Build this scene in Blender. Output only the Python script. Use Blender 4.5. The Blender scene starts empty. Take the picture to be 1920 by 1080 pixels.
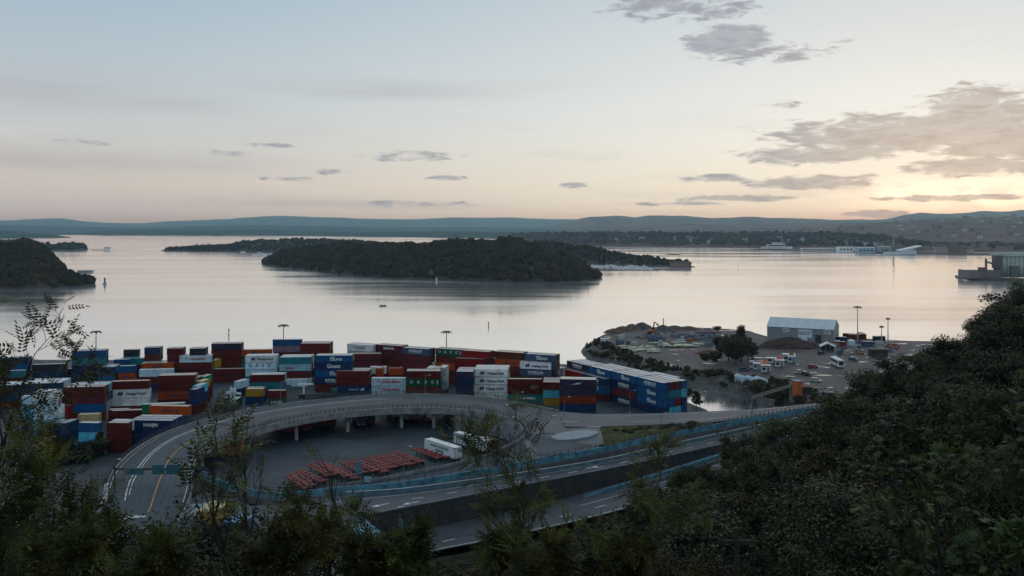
import bpy, bmesh, math, random
import numpy as np
from mathutils import Vector, Matrix
random.seed(7); np.random.seed(7)
R = math.radians
SC = bpy.context.scene
COL = SC.collection
# ------------------------------------------------------------------ camera
F, HC, HOR = 1653.0, 66.0, 425.0          # focal length in photo pixels, eye height, horizon row
cam_d = bpy.data.cameras.new('camera'); cam = bpy.data.objects.new('camera', cam_d); COL.objects.link(cam)
cam.location = (0, 0, HC); cam.rotation_euler = (R(90), 0, 0)
cam_d.sensor_width = 36; cam_d.lens = F / 1920 * 36; cam_d.shift_y = -(540 - HOR) / 1920
cam_d.clip_start = 0.5; cam_d.clip_end = 60000
SC.camera = cam
def lin(c):
    return tuple(((v / 255) / 12.92 if v / 255 <= 0.04045 else ((v / 255 + 0.055) / 1.055) ** 2.4) for v in c)
# ------------------------------------------------------------------ sky
SUN_AZ, SUN_EL = math.atan2(1800 - 960, F), R(1.9)
W = bpy.data.worlds.new('World'); SC.world = W; W.use_nodes = True
nt = W.node_tree; nt.nodes.clear()
def N(t, **k):
    n = nt.nodes.new(t)
    for a, b in k.items(): setattr(n, a, b)
    return n
def lk(a, b): nt.links.new(a, b)
def M(op, a, b=None, c=None, clamp=False):
    n = N('ShaderNodeMath', operation=op, use_clamp=clamp)
    for i, v in enumerate((a, b, c)):
        if v is None: continue
        if isinstance(v, (int, float)): n.inputs[i].default_value = v
        else: lk(v, n.inputs[i])
    return n.outputs[0]
def smooth(x, a, b, lo=0., hi=1.):
    n = N('ShaderNodeMapRange', interpolation_type='SMOOTHSTEP')
    lk(x, n.inputs[0]); n.inputs[1].default_value = a; n.inputs[2].default_value = b
    n.inputs[3].default_value = lo; n.inputs[4].default_value = hi
    return n.outputs[0]
def MIX(f, a, b, mode='MIX'):
    n = N('ShaderNodeMix', data_type='RGBA', blend_type=mode)
    for s, v in ((n.inputs[0], f), (n.inputs[6], a), (n.inputs[7], b)):
        if isinstance(v, (int, float)): s.default_value = v
        elif isinstance(v, tuple): s.default_value = v + (1,)
        else: lk(v, s)
    return n.outputs[2]
def ramp(x, stops):
    n = N('ShaderNodeValToRGB'); lk(x, n.inputs[0]); e = n.color_ramp.elements
    while len(e) < len(stops): e.new(0.5)
    for i, (p, c) in enumerate(stops): e[i].position = p; e[i].color = lin(c) + (1,)
    return n.outputs[0]
tc = N('ShaderNodeTexCoord'); sep = N('ShaderNodeSeparateXYZ'); lk(tc.outputs['Generated'], sep.inputs[0])
az = M('ARCTAN2', sep.outputs[0], sep.outputs[1]); el = M('ARCSINE', sep.outputs[2])
dot = N('ShaderNodeVectorMath', operation='DOT_PRODUCT'); lk(tc.outputs['Generated'], dot.inputs[0])
dot.inputs[1].default_value = (math.sin(SUN_AZ) * math.cos(SUN_EL), math.cos(SUN_AZ) * math.cos(SUN_EL), math.sin(SUN_EL))
ang = M('ARCCOSINE', M('MINIMUM', dot.outputs['Value'], 0.999999))
e1 = M('MULTIPLY', el, 2.0, clamp=True)                       # 0..0.5 rad
away = ramp(e1, [(0, (182, 190, 201)), (.09, (207, 202, 195)), (.21, (198, 205, 207)), (.5, (162, 188, 206)), (1, (178, 200, 216))])
towd = ramp(e1, [(0, (242, 243, 220)), (.10, (246, 245, 228)), (.24, (236, 241, 238)), (.5, (212, 220, 223)), (1, (192, 208, 220))])
veil = MIX(smooth(ang, 0.05, 1.05, 1, 0), away, towd)
sky = N('ShaderNodeTexSky', sky_type='NISHITA', sun_disc=False, sun_elevation=SUN_EL, sun_rotation=SUN_AZ, altitude=60, dust_density=2.0)
skyc = MIX(1.0, sky.outputs[0], (0.05, 0.05, 0.05), 'MULTIPLY')
base = MIX(0.93, skyc, veil)
# thin cloud streaks and the cloud banks
cv = N('ShaderNodeCombineXYZ'); lk(M('MULTIPLY', az, 9.0), cv.inputs[0]); lk(M('MULTIPLY', el, 34.0), cv.inputs[1])
def noise(vec, sc, det, rough=.55, dist=0.):
    n = N('ShaderNodeTexNoise'); n.inputs['Scale'].default_value = sc; n.inputs['Detail'].default_value = det
    n.inputs['Roughness'].default_value = rough; n.inputs['Distortion'].default_value = dist
    lk(vec, n.inputs['Vector']); return n.outputs[0]
n_fine = noise(cv.outputs[0], 3.4, 9, .66, .45); n_str = noise(cv.outputs[0], 1.0, 6, .6, .5)
cv2 = N('ShaderNodeCombineXYZ'); lk(M('MULTIPLY', az, 3.0), cv2.inputs[0]); lk(M('MULTIPLY', el, 40.0), cv2.inputs[1]); cv2.inputs[2].default_value = 3.7
n_long = noise(cv2.outputs[0], 1.0, 6, .55, .25)
BLOBS = [  # px, py, half width, half height (photo pixels), weight
    (1362, 74, 100, 34, 1.15), (1290, 18, 170, 26, .55), (1440, 100, 150, 22, .5), (1225, 6, 110, 18, .8), (1830, 205, 140, 48, .95), (1720, 248, 370, 44, 1.0),
    (1880, 268, 190, 38, 1.0), (1540, 290, 190, 20, .95), (1620, 275, 190, 20, .8), (1830, 313, 170, 20, 1.05), (1520, 342, 150, 17, .95), (1340, 335, 80, 10, .85),
    (1360, 372, 150, 8, .85), (1075, 347, 34, 7, .8), (770, 292, 110, 12, .7), (435, 287, 60, 7, .6), (165, 268, 60, 8, .55), (545, 335, 60, 6, .6),
    (510, 272, 60, 6, .5), (840, 333, 50, 6, .55), (780, 383, 140, 8, .6), (1640, 402, 70, 10, .9), (1790, 371, 190, 7, 1.0), (1465, 196, 40, 10, .5), (1575, 77, 40, 6, .5),
    (620, 322, 60, 6, .5), (1250, 382, 130, 5, .6)]
mx = None
for (px, py, rx, ry, wt) in BLOBS:
    a0 = math.atan2(px - 960, F); b0 = math.atan2(HOR - py, math.hypot(F, px - 960))
    ca = math.cos(a0) ** 2
    dx = M('MULTIPLY', M('SUBTRACT', az, a0), F / rx / ca); dy = M('MULTIPLY', M('SUBTRACT', el, b0), F / ry)
    m = M('MULTIPLY_ADD', M('ADD', M('MULTIPLY', dx, dx), M('MULTIPLY', dy, dy)), -wt, wt)
    mx = m if mx is None else M('MAXIMUM', mx, m)
dens = M('ADD', M('MAXIMUM', mx, -.35), M('MULTIPLY_ADD', n_fine, 2.7, -1.42))
cl1 = smooth(dens, 0.06, .62)
low = smooth(el, 0.30, 0.02)
cl2 = M('MULTIPLY', smooth(n_long, .50, .72), M('MULTIPLY', low, .30))
ccol = MIX(smooth(ang, .03, .30), lin((180, 164, 150)), lin((146, 149, 160)))
ccol = MIX(smooth(n_fine, .42, .70, .25, .0), ccol, towd)
soft = None                                                      # broad faint veils in the left half
for (px, py, rx, ry) in ((60, 165, 300, 34), (330, 190, 160, 20), (200, 308, 420, 24), (700, 170, 220, 18), (560, 384, 300, 10)):
    a0 = math.atan2(px - 960, F); b0 = math.atan2(HOR - py, math.hypot(F, px - 960))
    dx = M('MULTIPLY', M('SUBTRACT', az, a0), F / rx / math.cos(a0) ** 2); dy = M('MULTIPLY', M('SUBTRACT', el, b0), F / ry)
    m = M('EXPONENT', M('MULTIPLY', M('ADD', M('MULTIPLY', dx, dx), M('MULTIPLY', dy, dy)), -1.2)); soft = m if soft is None else M('MAXIMUM', soft, m)
base = MIX(M('MULTIPLY', soft, smooth(n_long, .3, .65, .15, .62)), base, lin((172, 172, 178)))
base = MIX(cl2, base, MIX(.5, ccol, lin((205, 190, 180))))
base = MIX(M('MULTIPLY', smooth(n_str, .55, .8), M('MULTIPLY', low, .22)), base, towd)
ga = M('MULTIPLY', M('SUBTRACT', az, SUN_AZ), 1 / .085); ge = M('MULTIPLY', M('SUBTRACT', el, R(1.75)), 1 / .016)
glow_b = M('MULTIPLY', M('MULTIPLY', M('EXPONENT', M('MULTIPLY', M('ADD', M('MULTIPLY', ga, ga), M('MULTIPLY', ge, ge)), -1.0)), smooth(n_fine, .66, .40, .15, 1.0)), M('SUBTRACT', 1.0, M('MULTIPLY', cl1, .85)))
base = MIX(M('MULTIPLY', cl1, .92), base, ccol)
glow = MIX(1.0, (.75, .62, .42), MIX(1.0, (1, 1, 1), glow_b, 'MULTIPLY'), 'MULTIPLY')
glow2 = MIX(1.0, (.10, .07, .035), MIX(1.0, (1, 1, 1), M('EXPONENT', M('MULTIPLY', ang, -6.0)), 'MULTIPLY'), 'MULTIPLY')
base = MIX(1.0, MIX(1.0, base, glow, 'ADD'), glow2, 'ADD')
bg = N('ShaderNodeBackground'); lk(base, bg.inputs[0]); bg.inputs[1].default_value = 1.0
wo = N('ShaderNodeOutputWorld'); lk(bg.outputs[0], wo.inputs[0])
W.cycles.sampling_method = 'MANUAL'; W.cycles.sample_map_resolution = 512
# ------------------------------------------------------------------ sun, veiled by thin cloud at the horizon
sd = bpy.data.lights.new('sun', 'SUN'); sd.energy = 0.26; sd.angle = R(126); sd.color = (1, .66, .40)
so = bpy.data.objects.new('sun', sd); COL.objects.link(so)
sv = Vector((math.sin(SUN_AZ) * math.cos(SUN_EL), math.cos(SUN_AZ) * math.cos(SUN_EL), math.sin(SUN_EL)))
so.rotation_euler = (-sv).to_track_quat('-Z', 'Y').to_euler(); so.location = (300, 500, 300)
vs = SC.view_settings; vs.view_transform = 'Standard'; vs.look = 'None'; vs.exposure = .06; vs.gamma = 1; vs.use_curve_mapping = False
cy = SC.cycles; cy.use_denoising = True; cy.max_bounces = 6; cy.diffuse_bounces = 2; cy.glossy_bounces = 3; cy.transmission_bounces = 2
cy.volume_bounces = 0; cy.transparent_max_bounces = 6; cy.sample_clamp_indirect = 4; cy.use_adaptive_sampling = True
# ------------------------------------------------------------------ helpers
def P(px, py, z=0.0):
    """world point on the level z that the photo shows at this pixel (used to survey the plan)"""
    Y = (HC - z) * F / (py - HOR)
    return Vector(((px - 960) / F * Y, Y, z))
def tag(o, label=None, cat=None, group=None, kind=None):
    if label: o['label'] = label
    if cat: o['category'] = cat
    if group: o['group'] = group
    if kind: o['kind'] = kind
    return o
def thing(name, loc, label, cat, group=None, rz=0.0, sc=None):
    o = bpy.data.objects.new(name, None); COL.objects.link(o); o.empty_display_size = .5
    o.location = loc; o.rotation_euler = (0, 0, rz)
    if sc: o.scale = sc
    return tag(o, label, cat, group)
def link(name, me, parent=None, loc=None, rz=None, mat=None):
    o = bpy.data.objects.new(name, me); COL.objects.link(o)
    if parent: o.parent = parent
    if loc is not None: o.location = loc
    if rz is not None: o.rotation_euler = (0, 0, rz)
    if mat is not None:
        if not me.materials: me.materials.append(None)
        o.material_slots[0].link = 'OBJECT'; o.material_slots[0].material = mat
    return o
def copy_tree(o, parent=None):
    c = o.copy(); COL.objects.link(c); c.parent = parent
    for ch in o.children: copy_tree(ch, c)
    return c
class MB:
    def __init__(s): s.v = []; s.f = []
    def face(s, pts):
        n = len(s.v); s.v += [tuple(p) for p in pts]; s.f.append(tuple(range(n, n + len(pts)))); return s
    def box(s, a, b, mtx=None):
        x0, y0, z0 = a; x1, y1, z1 = b; n = len(s.v)
        c = [(x0, y0, z0), (x1, y0, z0), (x1, y1, z0), (x0, y1, z0), (x0, y0, z1), (x1, y0, z1), (x1, y1, z1), (x0, y1, z1)]
        if mtx is not None: c = [tuple(mtx @ Vector(p)) for p in c]
        s.v += c
        s.f += [tuple(n + i for i in q) for q in ((0, 3, 2, 1), (4, 5, 6, 7), (0, 1, 5, 4), (1, 2, 6, 5), (2, 3, 7, 6), (3, 0, 4, 7))]
        return s
    def beam(s, p, q, w, h):
        p, q = Vector(p), Vector(q); d = q - p; L = d.length
        if L < 1e-6: return s
        m = Matrix.Translation(p) @ d.to_track_quat('X', 'Z').to_matrix().to_4x4()
        return s.box((0, -w / 2, -h / 2), (L, w / 2, h / 2), m)
    def tube(s, pts, rad, n=6, cap=True):
        pts = [Vector(p) for p in pts]; k0 = len(s.v)
        for i, p in enumerate(pts):
            d = (pts[min(i + 1, len(pts) - 1)] - pts[max(i - 1, 0)])
            d = d.normalized() if d.length > 1e-9 else Vector((0, 0, 1))
            u = d.cross(Vector((0, 0, 1)))
            if u.length < 1e-3: u = Vector((1, 0, 0))
            u.normalize(); w = u.cross(d); r = rad[i] if hasattr(rad, '__len__') else rad
            for j in range(n):
                a = 2 * math.pi * j / n; s.v.append(tuple(p + u * (r * math.cos(a)) + w * (r * math.sin(a))))
        for i in range(len(pts) - 1):
            for j in range(n):
                a = k0 + i * n + j; b = k0 + i * n + (j + 1) % n; s.f.append((a, b, b + n, a + n))
        if cap:
            s.f.append(tuple(k0 + j for j in range(n))[::-1]); e = k0 + (len(pts) - 1) * n; s.f.append(tuple(e + j for j in range(n)))
        return s
    def prism(s, poly, z0, z1):
        n = len(poly); k = len(s.v)
        zf = lambda z, i: z[i] if hasattr(z, '__len__') else z
        s.v += [(p[0], p[1], zf(z0, i)) for i, p in enumerate(poly)] + [(p[0], p[1], zf(z1, i)) for i, p in enumerate(poly)]
        s.f.append(tuple(k + i for i in range(n))[::-1]); s.f.append(tuple(k + n + i for i in range(n)))
        for i in range(n): j = (i + 1) % n; s.f.append((k + i, k + j, k + n + j, k + n + i))
        return s
    def strip(s, A, B):
        k = len(s.v); n = len(A); s.v += [tuple(p) for p in A] + [tuple(p) for p in B]
        for i in range(n - 1): s.f.append((k + i, k + i + 1, k + n + i + 1, k + n + i))
        return s
    def mesh(s, name, smooth=False):
        me = bpy.data.meshes.new(name); me.from_pydata(s.v, [], s.f); me.update()
        if smooth:
            for p in me.polygons: p.use_smooth = True
        return me
    def build(s, name, mat, parent=None, smooth=False, loc=None, rz=None):
        me = s.mesh(name, smooth); me.materials.append(mat); return link(name, me, parent, loc, rz)
def np_mesh(name, V, Q, mat=None, smooth=False):
    """mesh from numpy vertex array and an (n,k) face index array"""
    me = bpy.data.meshes.new(name); V = np.asarray(V, np.float32); Q = np.asarray(Q, np.int32); n, k = Q.shape
    me.vertices.add(len(V)); me.vertices.foreach_set('co', V.ravel())
    me.loops.add(n * k); me.loops.foreach_set('vertex_index', Q.ravel())
    me.polygons.add(n); me.polygons.foreach_set('loop_start', np.arange(0, n * k, k, dtype=np.int32))
    me.polygons.foreach_set('use_smooth', np.full(n, smooth)); me.update(calc_edges=True)
    if mat: me.materials.append(mat)
    return me
# ------------------------------------------------------------------ materials
MATS = {}
def mat(name, col, rough=.7, var=.25, scale=.6, metal=0., spec=.35, bump=0., bscale=None, col2=None, rnd=0., emit=None, sheen=None, detail=5.):
    if name in MATS: return MATS[name]
    m = bpy.data.materials.new(name); m.use_nodes = True; t = m.node_tree; b = t.nodes['Principled BSDF']
    b.inputs['Roughness'].default_value = rough; b.inputs['Metallic'].default_value = metal; b.inputs['Specular IOR Level'].default_value = spec
    g = t.nodes.new('ShaderNodeNewGeometry'); nz = t.nodes.new('ShaderNodeTexNoise'); nz.inputs['Scale'].default_value = scale; nz.inputs['Detail'].default_value = detail
    t.links.new(g.outputs['Position'], nz.inputs['Vector'])
    rp = t.nodes.new('ShaderNodeValToRGB'); rp.color_ramp.elements[0].position = .3; rp.color_ramp.elements[1].position = .72
    c0 = col2 or tuple(max(0, c * (1 - var)) for c in col); c1 = col if col2 else tuple(min(1, c * (1 + var)) for c in col)
    rp.color_ramp.elements[0].color = tuple(c0) + (1,); rp.color_ramp.elements[1].color = tuple(c1) + (1,)
    t.links.new(nz.outputs[0], rp.inputs[0]); src = rp.outputs[0]
    if rnd:
        oi = t.nodes.new('ShaderNodeObjectInfo'); mr = t.nodes.new('ShaderNodeMapRange'); mr.inputs[3].default_value = 1 - rnd; mr.inputs[4].default_value = 1 + rnd
        t.links.new(oi.outputs['Random'], mr.inputs[0]); hs = t.nodes.new('ShaderNodeHueSaturation')
        t.links.new(mr.outputs[0], hs.inputs['Value']); t.links.new(src, hs.inputs['Color']); src = hs.outputs[0]
    t.links.new(src, b.inputs['Base Color'])
    if bump:
        nb = t.nodes.new('ShaderNodeTexNoise'); nb.inputs['Scale'].default_value = bscale or scale * 6; nb.inputs['Detail'].default_value = 4
        t.links.new(g.outputs['Position'], nb.inputs['Vector']); bu = t.nodes.new('ShaderNodeBump'); bu.inputs['Strength'].default_value = bump
        bu.inputs['Distance'].default_value = .3; t.links.new(nb.outputs[0], bu.inputs['Height']); t.links.new(bu.outputs[0], b.inputs['Normal'])
    if emit: b.inputs['Emission Color'].default_value = emit[0] + (1,); b.inputs['Emission Strength'].default_value = emit[1]
    MATS[name] = m; return m
# ------------------------------------------------------------------ water
def water_mat():
    m = bpy.data.materials.new('fjord_water'); m.use_nodes = True; t = m.node_tree; t.nodes.clear()
    o = t.nodes.new('ShaderNodeOutputMaterial'); g = t.nodes.new('ShaderNodeNewGeometry')
    gl = t.nodes.new('ShaderNodeBsdfGlossy'); gl.inputs['Color'].default_value = (.97, .97, .97, 1)
    df = t.nodes.new('ShaderNodeBsdfDiffuse'); df.inputs['Color'].default_value = (.22, .25, .27, 1)
    mp = t.nodes.new('ShaderNodeMapping'); mp.inputs['Scale'].default_value = (.0022, .011, 1); mp.inputs['Rotation'].default_value = (0, 0, R(12)); t.links.new(g.outputs['Position'], mp.inputs[0])
    n1 = t.nodes.new('ShaderNodeTexNoise'); n1.inputs['Scale'].default_value = 1; n1.inputs['Detail'].default_value = 5; n1.inputs['Distortion'].default_value = .6; t.links.new(mp.outputs[0], n1.inputs['Vector'])
    mr = t.nodes.new('ShaderNodeMapRange'); mr.inputs[1].default_value = .38; mr.inputs[2].default_value = .66; mr.inputs[3].default_value = .08; mr.inputs[4].default_value = .21
    t.links.new(n1.outputs[0], mr.inputs[0]); t.links.new(mr.outputs[0], gl.inputs['Roughness'])
    n2 = t.nodes.new('ShaderNodeTexNoise'); n2.inputs['Scale'].default_value = .12; n2.inputs['Detail'].default_value = 3; t.links.new(g.outputs['Position'], n2.inputs['Vector'])
    b = t.nodes.new('ShaderNodeBump'); b.inputs['Strength'].default_value = .05; b.inputs['Distance'].default_value = 1.0; t.links.new(n2.outputs[0], b.inputs['Height']); t.links.new(b.outputs[0], gl.inputs['Normal'])
    mx = t.nodes.new('ShaderNodeMixShader'); mf = t.nodes.new('ShaderNodeMapRange'); mf.inputs[1].default_value = .35; mf.inputs[2].default_value = .7; mf.inputs[3].default_value = .80; mf.inputs[4].default_value = .96
    t.links.new(n1.outputs[0], mf.inputs[0]); t.links.new(mf.outputs[0], mx.inputs[0]); t.links.new(df.outputs[0], mx.inputs[1]); t.links.new(gl.outputs[0], mx.inputs[2]); t.links.new(mx.outputs[0], o.inputs[0])
    return m
WATER = water_mat()
w = MB(); w.face([(-26000, 283, 0), (26000, 283, 0), (26000, 30000, 0), (-26000, 30000, 0)]).build('water', WATER)
tag(bpy.data.objects['water'], kind='structure')
# ------------------------------------------------------------------ far terrain: islands, shores and hills, surveyed column by column
def interp(tbl, x):
    xs = [t[0] for t in tbl]; return [float(np.interp(x, xs, [t[i] for t in tbl])) for i in range(1, len(tbl[0]))]
def vnoise(x, y, seed=0):
    s = 0; a = 1
    for k in range(4):
        s += a * math.sin(x * 1.7 ** k * 1.3 + seed * 3.1 + k * 1.9 + 1.4 * math.sin(y * 1.6 ** k + k)) * math.cos(y * 1.8 ** k * 1.1 + seed + k * 2.3); a *= .55
    return s / 2
def land(name, tbl, deep, mt, tree_h=0.0, rows=12, step=8, crest=.5, rough=.08, label=None, cat=None, kind='structure', back=0.0, seed=1):
    """tbl rows: px, shoreline py, skyline py. Builds a solid strip of land from the shore over the crest and down behind."""
    x0, x1 = tbl[0][0], tbl[-1][0]; n = max(3, int((x1 - x0) / step) + 1); V = []; grid = []
    for i in range(n):
        px = x0 + (x1 - x0) * i / (n - 1); sy, ty = interp(tbl, px); Yn = HC * F / (sy - HOR); row = []
        dp = deep(px) if callable(deep) else deep
        Yc = Yn + dp * crest; zc = HC - (ty - HOR) * Yc / F - tree_h
        zc = max(zc, -2.0)
        for j in range(rows + 1):
            t = j / rows; Y = Yn + dp * t
            if t <= crest: u = t / crest; z = zc * (math.sin(u * math.pi / 2) ** .8)
            else: u = (t - crest) / (1 - crest); z = zc * (1 - (1 - back) * u ** 1.6)
            z *= 1 + rough * vnoise(px * .045, t * 7, seed) * (0 if t == crest else 1)
            if j == 0: z = -.6
            row.append((( px - 960) / F * Y, Y, z))
        grid.append(row); V += row
    Q = [(i * (rows + 1) + j, (i + 1) * (rows + 1) + j, (i + 1) * (rows + 1) + j + 1, i * (rows + 1) + j + 1) for i in range(n - 1) for j in range(rows)]
    o = link(name, np_mesh(name, V, Q, mt, True)); tag(o, label, cat, None, kind); return o, grid
ICO = None
def blob_proto(seed, lumps=.35):
    bm = bmesh.new(); bmesh.ops.create_icosphere(bm, subdivisions=2, radius=1.0); rnd = random.Random(seed)
    ph = [rnd.uniform(0, 6.28) for _ in range(6)]
    for v in bm.verts:
        c = v.co.normalized()
        k = 1 + lumps * (math.sin(5 * c.x + ph[0]) * math.sin(5 * c.y + ph[1]) + .6 * math.sin(9 * c.z + ph[2]) * math.sin(8 * c.x + ph[3]) + rnd.uniform(-.35, .35))
        v.co = Vector((c.x * k, c.y * k, c.z * k))
    V = np.array([v.co for v in bm.verts], np.float32); Fc = np.array([[v.index for v in f.verts] for f in bm.faces], np.int32); bm.free(); return V, Fc
BLOBP = [blob_proto(i) for i in range(5)]
def wood(name, grid, count, size, mt, label, zmin=2.0, spire=0.3, seed=3, tmax=.8, tmin=.03):
    """a far wood that reads as one mass: many small uneven crowns standing on the land"""
    rnd = random.Random(seed); VV, FF, k = [], [], 0; G = np.array(grid); n, m, _ = G.shape
    for c in range(count):
        a = rnd.random() * (n - 1.01); b = (tmin + rnd.random() * (tmax - tmin)) * (m - 1.01); i, j = int(a), int(b); fa, fb = a - i, b - j
        p = G[i, j] * (1 - fa) * (1 - fb) + G[i + 1, j] * fa * (1 - fb) + G[i, j + 1] * (1 - fa) * fb + G[i + 1, j + 1] * fa * fb
        if p[2] < zmin: continue
        s = size * rnd.uniform(.55, 1.25); V, Fc = BLOBP[rnd.randrange(5)]
        hz = s * (rnd.uniform(1.5, 2.3) if rnd.random() < spire else rnd.uniform(.8, 1.2)); th = rnd.random() * 6.28; ct, st = math.cos(th), math.sin(th)
        taper = 1 - .35 * np.clip(V[:, 2:3], 0, 1) * (1.6 if hz > 1.4 * s else .3)
        X = V * taper * np.array([s, s, hz], np.float32); X = np.stack([X[:, 0] * ct - X[:, 1] * st, X[:, 0] * st + X[:, 1] * ct, X[:, 2]], 1) + p + np.array([0, 0, hz * .55])
        VV.append(X); FF.append(Fc + k); k += len(V)
    o = link(name, np_mesh(name, np.concatenate(VV), np.concatenate(FF), mt, False)); tag(o, label, 'wood', None, 'stuff'); return o
M_ROCK = mat('shore_rock', (.040, .031, .026), .9, .5, .05, bump=.6, bscale=.25)
M_WOOD = mat('island_leaves', (.058, .041, .017), .95, .5, .05, spec=.02, col2=(.020, .014, .008))
M_WOODF = mat('far_leaves', (.05, .06, .045), .95, .4, .01, spec=.03)
M_HILL = mat('haze_tinted_far_hill', (.045, .072, .078), .95, .3, .0015, spec=.05)  # blue-green base colour has some of the distance haze painted in
M_HILLR = mat('sunset_tinted_hill', (.125, .080, .068), .95, .45, .004, spec=.05)  # reddish base colour paints in the warm sunset haze on the right hills
# distant blue ridges (15 km) and the flat-topped ridge to the right (9 km)
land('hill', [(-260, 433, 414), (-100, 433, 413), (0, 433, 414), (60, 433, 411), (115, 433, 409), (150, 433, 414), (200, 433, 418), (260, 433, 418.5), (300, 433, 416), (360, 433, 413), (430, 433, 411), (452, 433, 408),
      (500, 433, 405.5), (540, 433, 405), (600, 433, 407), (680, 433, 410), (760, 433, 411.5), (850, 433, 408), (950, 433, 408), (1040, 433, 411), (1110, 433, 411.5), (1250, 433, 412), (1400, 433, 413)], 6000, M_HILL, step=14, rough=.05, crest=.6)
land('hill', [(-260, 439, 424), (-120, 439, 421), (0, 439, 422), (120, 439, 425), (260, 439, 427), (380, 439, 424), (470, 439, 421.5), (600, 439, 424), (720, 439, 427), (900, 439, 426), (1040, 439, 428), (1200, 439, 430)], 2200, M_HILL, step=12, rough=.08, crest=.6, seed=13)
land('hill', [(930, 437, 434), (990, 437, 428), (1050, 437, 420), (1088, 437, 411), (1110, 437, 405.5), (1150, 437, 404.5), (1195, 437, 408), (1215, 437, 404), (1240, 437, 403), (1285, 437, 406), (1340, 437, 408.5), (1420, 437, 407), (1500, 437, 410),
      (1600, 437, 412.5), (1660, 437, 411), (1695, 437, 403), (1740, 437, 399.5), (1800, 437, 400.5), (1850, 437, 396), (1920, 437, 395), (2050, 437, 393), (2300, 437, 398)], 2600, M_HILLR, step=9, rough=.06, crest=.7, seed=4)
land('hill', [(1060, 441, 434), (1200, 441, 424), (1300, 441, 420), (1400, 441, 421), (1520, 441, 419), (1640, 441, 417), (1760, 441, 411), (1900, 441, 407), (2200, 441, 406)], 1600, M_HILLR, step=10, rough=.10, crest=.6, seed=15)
o_, g_shore = land('shore', [(-260, 442, 437.5), (0, 441, 437), (150, 440.6, 437), (200, 441.5, 433), (300, 441.5, 431), (420, 441.5, 431.5), (500, 442, 430), (560, 442.5, 434), (640, 443.5, 435), (760, 444.5, 434), (860, 446, 434), (960, 448, 436), (1100, 452, 437)], 900, M_WOODF, step=9, rough=.15, tree_h=0, seed=6)
o_, g_left = land('shore', [(-200, 449, 430), (-60, 447.5, 431), (0, 446.8, 432), (30, 446.5, 433.5), (70, 446.4, 438), (100, 446.4, 440), (132, 446, 444.5)], 400, M_WOODF, step=6, rough=.2, seed=8)
# the wooded peninsula across the bay (3 km), the city slope behind it
o_, g_city = land('city_slope', [(1180, 452, 437), (1300, 453, 434), (1420, 455, 430), (1520, 456, 426), (1600, 458, 422), (1680, 459, 416), (1760, 460, 411), (1840, 461, 408), (1920, 462, 407), (2060, 463, 406), (2300, 464, 406)], 3200, M_HILLR, step=10, rough=.10, crest=.8, rows=24, seed=9)
o_, g_byg = land('wooded_peninsula', [(955, 453, 439), (1000, 457, 438), (1060, 459.5, 437.5), (1150, 461, 437), (1250, 462, 437), (1350, 462.6, 437.5), (1450, 465, 438.5), (1560, 466, 439), (1640, 467, 443), (1700, 470, 452), (1760, 472, 458), (1860, 474, 460), (2050, 475, 461)], 420, M_HILLR, step=8, rough=.1, tree_h=6, seed=2)
# islands
BL = [(484, 492, 491), (500, 496.5, 482), (530, 501, 469), (560, 505, 462), (600, 510.5, 457), (640, 516, 455.5), (700, 521, 455), (760, 524, 455), (800, 525.5, 453), (850, 527, 448.5), (900, 529, 446.5), (960, 530.5, 446.5),
      (1000, 531, 454), (1040, 530, 469), (1080, 528, 486), (1105, 525.5, 500), (1130, 522, 513), (1143, 519.5, 518.6)]
o_, g_bl = land('island', BL, lambda px: float(np.interp(px, [484, 570, 1010, 1080, 1143], [50, 330, 330, 150, 18])), M_ROCK, tree_h=5.5, rows=18, step=5, rough=.12, crest=.6)
GR = [(288, 470.6, 469.5), (310, 471.5, 464), (345, 472, 462), (385, 472.5, 459), (430, 472, 457), (455, 472, 451), (520, 472, 447.5), (570, 472, 446.5), (620, 472, 447), (690, 473, 451), (800, 476, 458), (960, 484, 456), (1010, 490, 452),
      (1060, 495, 455), (1100, 497, 460), (1150, 498, 471), (1190, 498.5, 478), (1240, 499, 485), (1262, 500, 488), (1290, 501, 490), (1304, 502, 494), (1312, 502.5, 502)]
o_, g_gr = land('island', GR, lambda px: float(np.interp(px, [288, 330, 1100, 1200, 1312], [40, 320, 320, 160, 26])), M_ROCK, tree_h=6, rows=14, step=5, rough=.14, seed=5)
ML = [(-240, 548, 440), (-60, 545, 446), (0, 543, 452), (20, 543, 450.5), (50, 542, 450.5), (75, 541, 456), (95, 540, 468), (110, 539, 486), (125, 538.5, 504), (150, 536.5, 514), (170, 535, 518), (185, 533.5, 524), (201, 531.5, 531)]
o_, g_ml = land('island', ML, lambda px: float(np.interp(px, [-240, 85, 130, 201], [300, 300, 120, 18])), M_ROCK, tree_h=6, rows=18, step=4, rough=.12, crest=.6, seed=11)
o_, g_ul = land('island', [(-60, 472, 452), (40, 471, 451), (95, 470.5, 461), (115, 470, 459), (135, 469.6, 457), (155, 469.2, 459.5), (172, 468.6, 466), (180, 468, 467.6)], 260, M_ROCK, tree_h=5, step=4, seed=12)
o_, g_fl = land('skerry', [(-90, 575, 553), (0, 568, 552.5), (20, 566.5, 555), (42, 563.4, 562.8)], 40, mat('skerry_grass', (.06, .06, .03), .95, .4, .2), step=4, rough=.1, crest=.5, seed=3)
land('islet', [(345, 441.9, 440.4), (356, 442, 438.8), (370, 442, 439.6), (378, 442, 441)], 60, M_ROCK, step=3, seed=2)
land('islet', [(395, 442.4, 441), (405, 442.5, 439.6), (418, 442.5, 441.4)], 60, M_ROCK, step=3, seed=6)
land('islet', [(1247, 477.2, 476.8), (1262, 477.8, 475.6), (1278, 477.4, 476.8)], 25, M_ROCK, step=3, seed=7)
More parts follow.
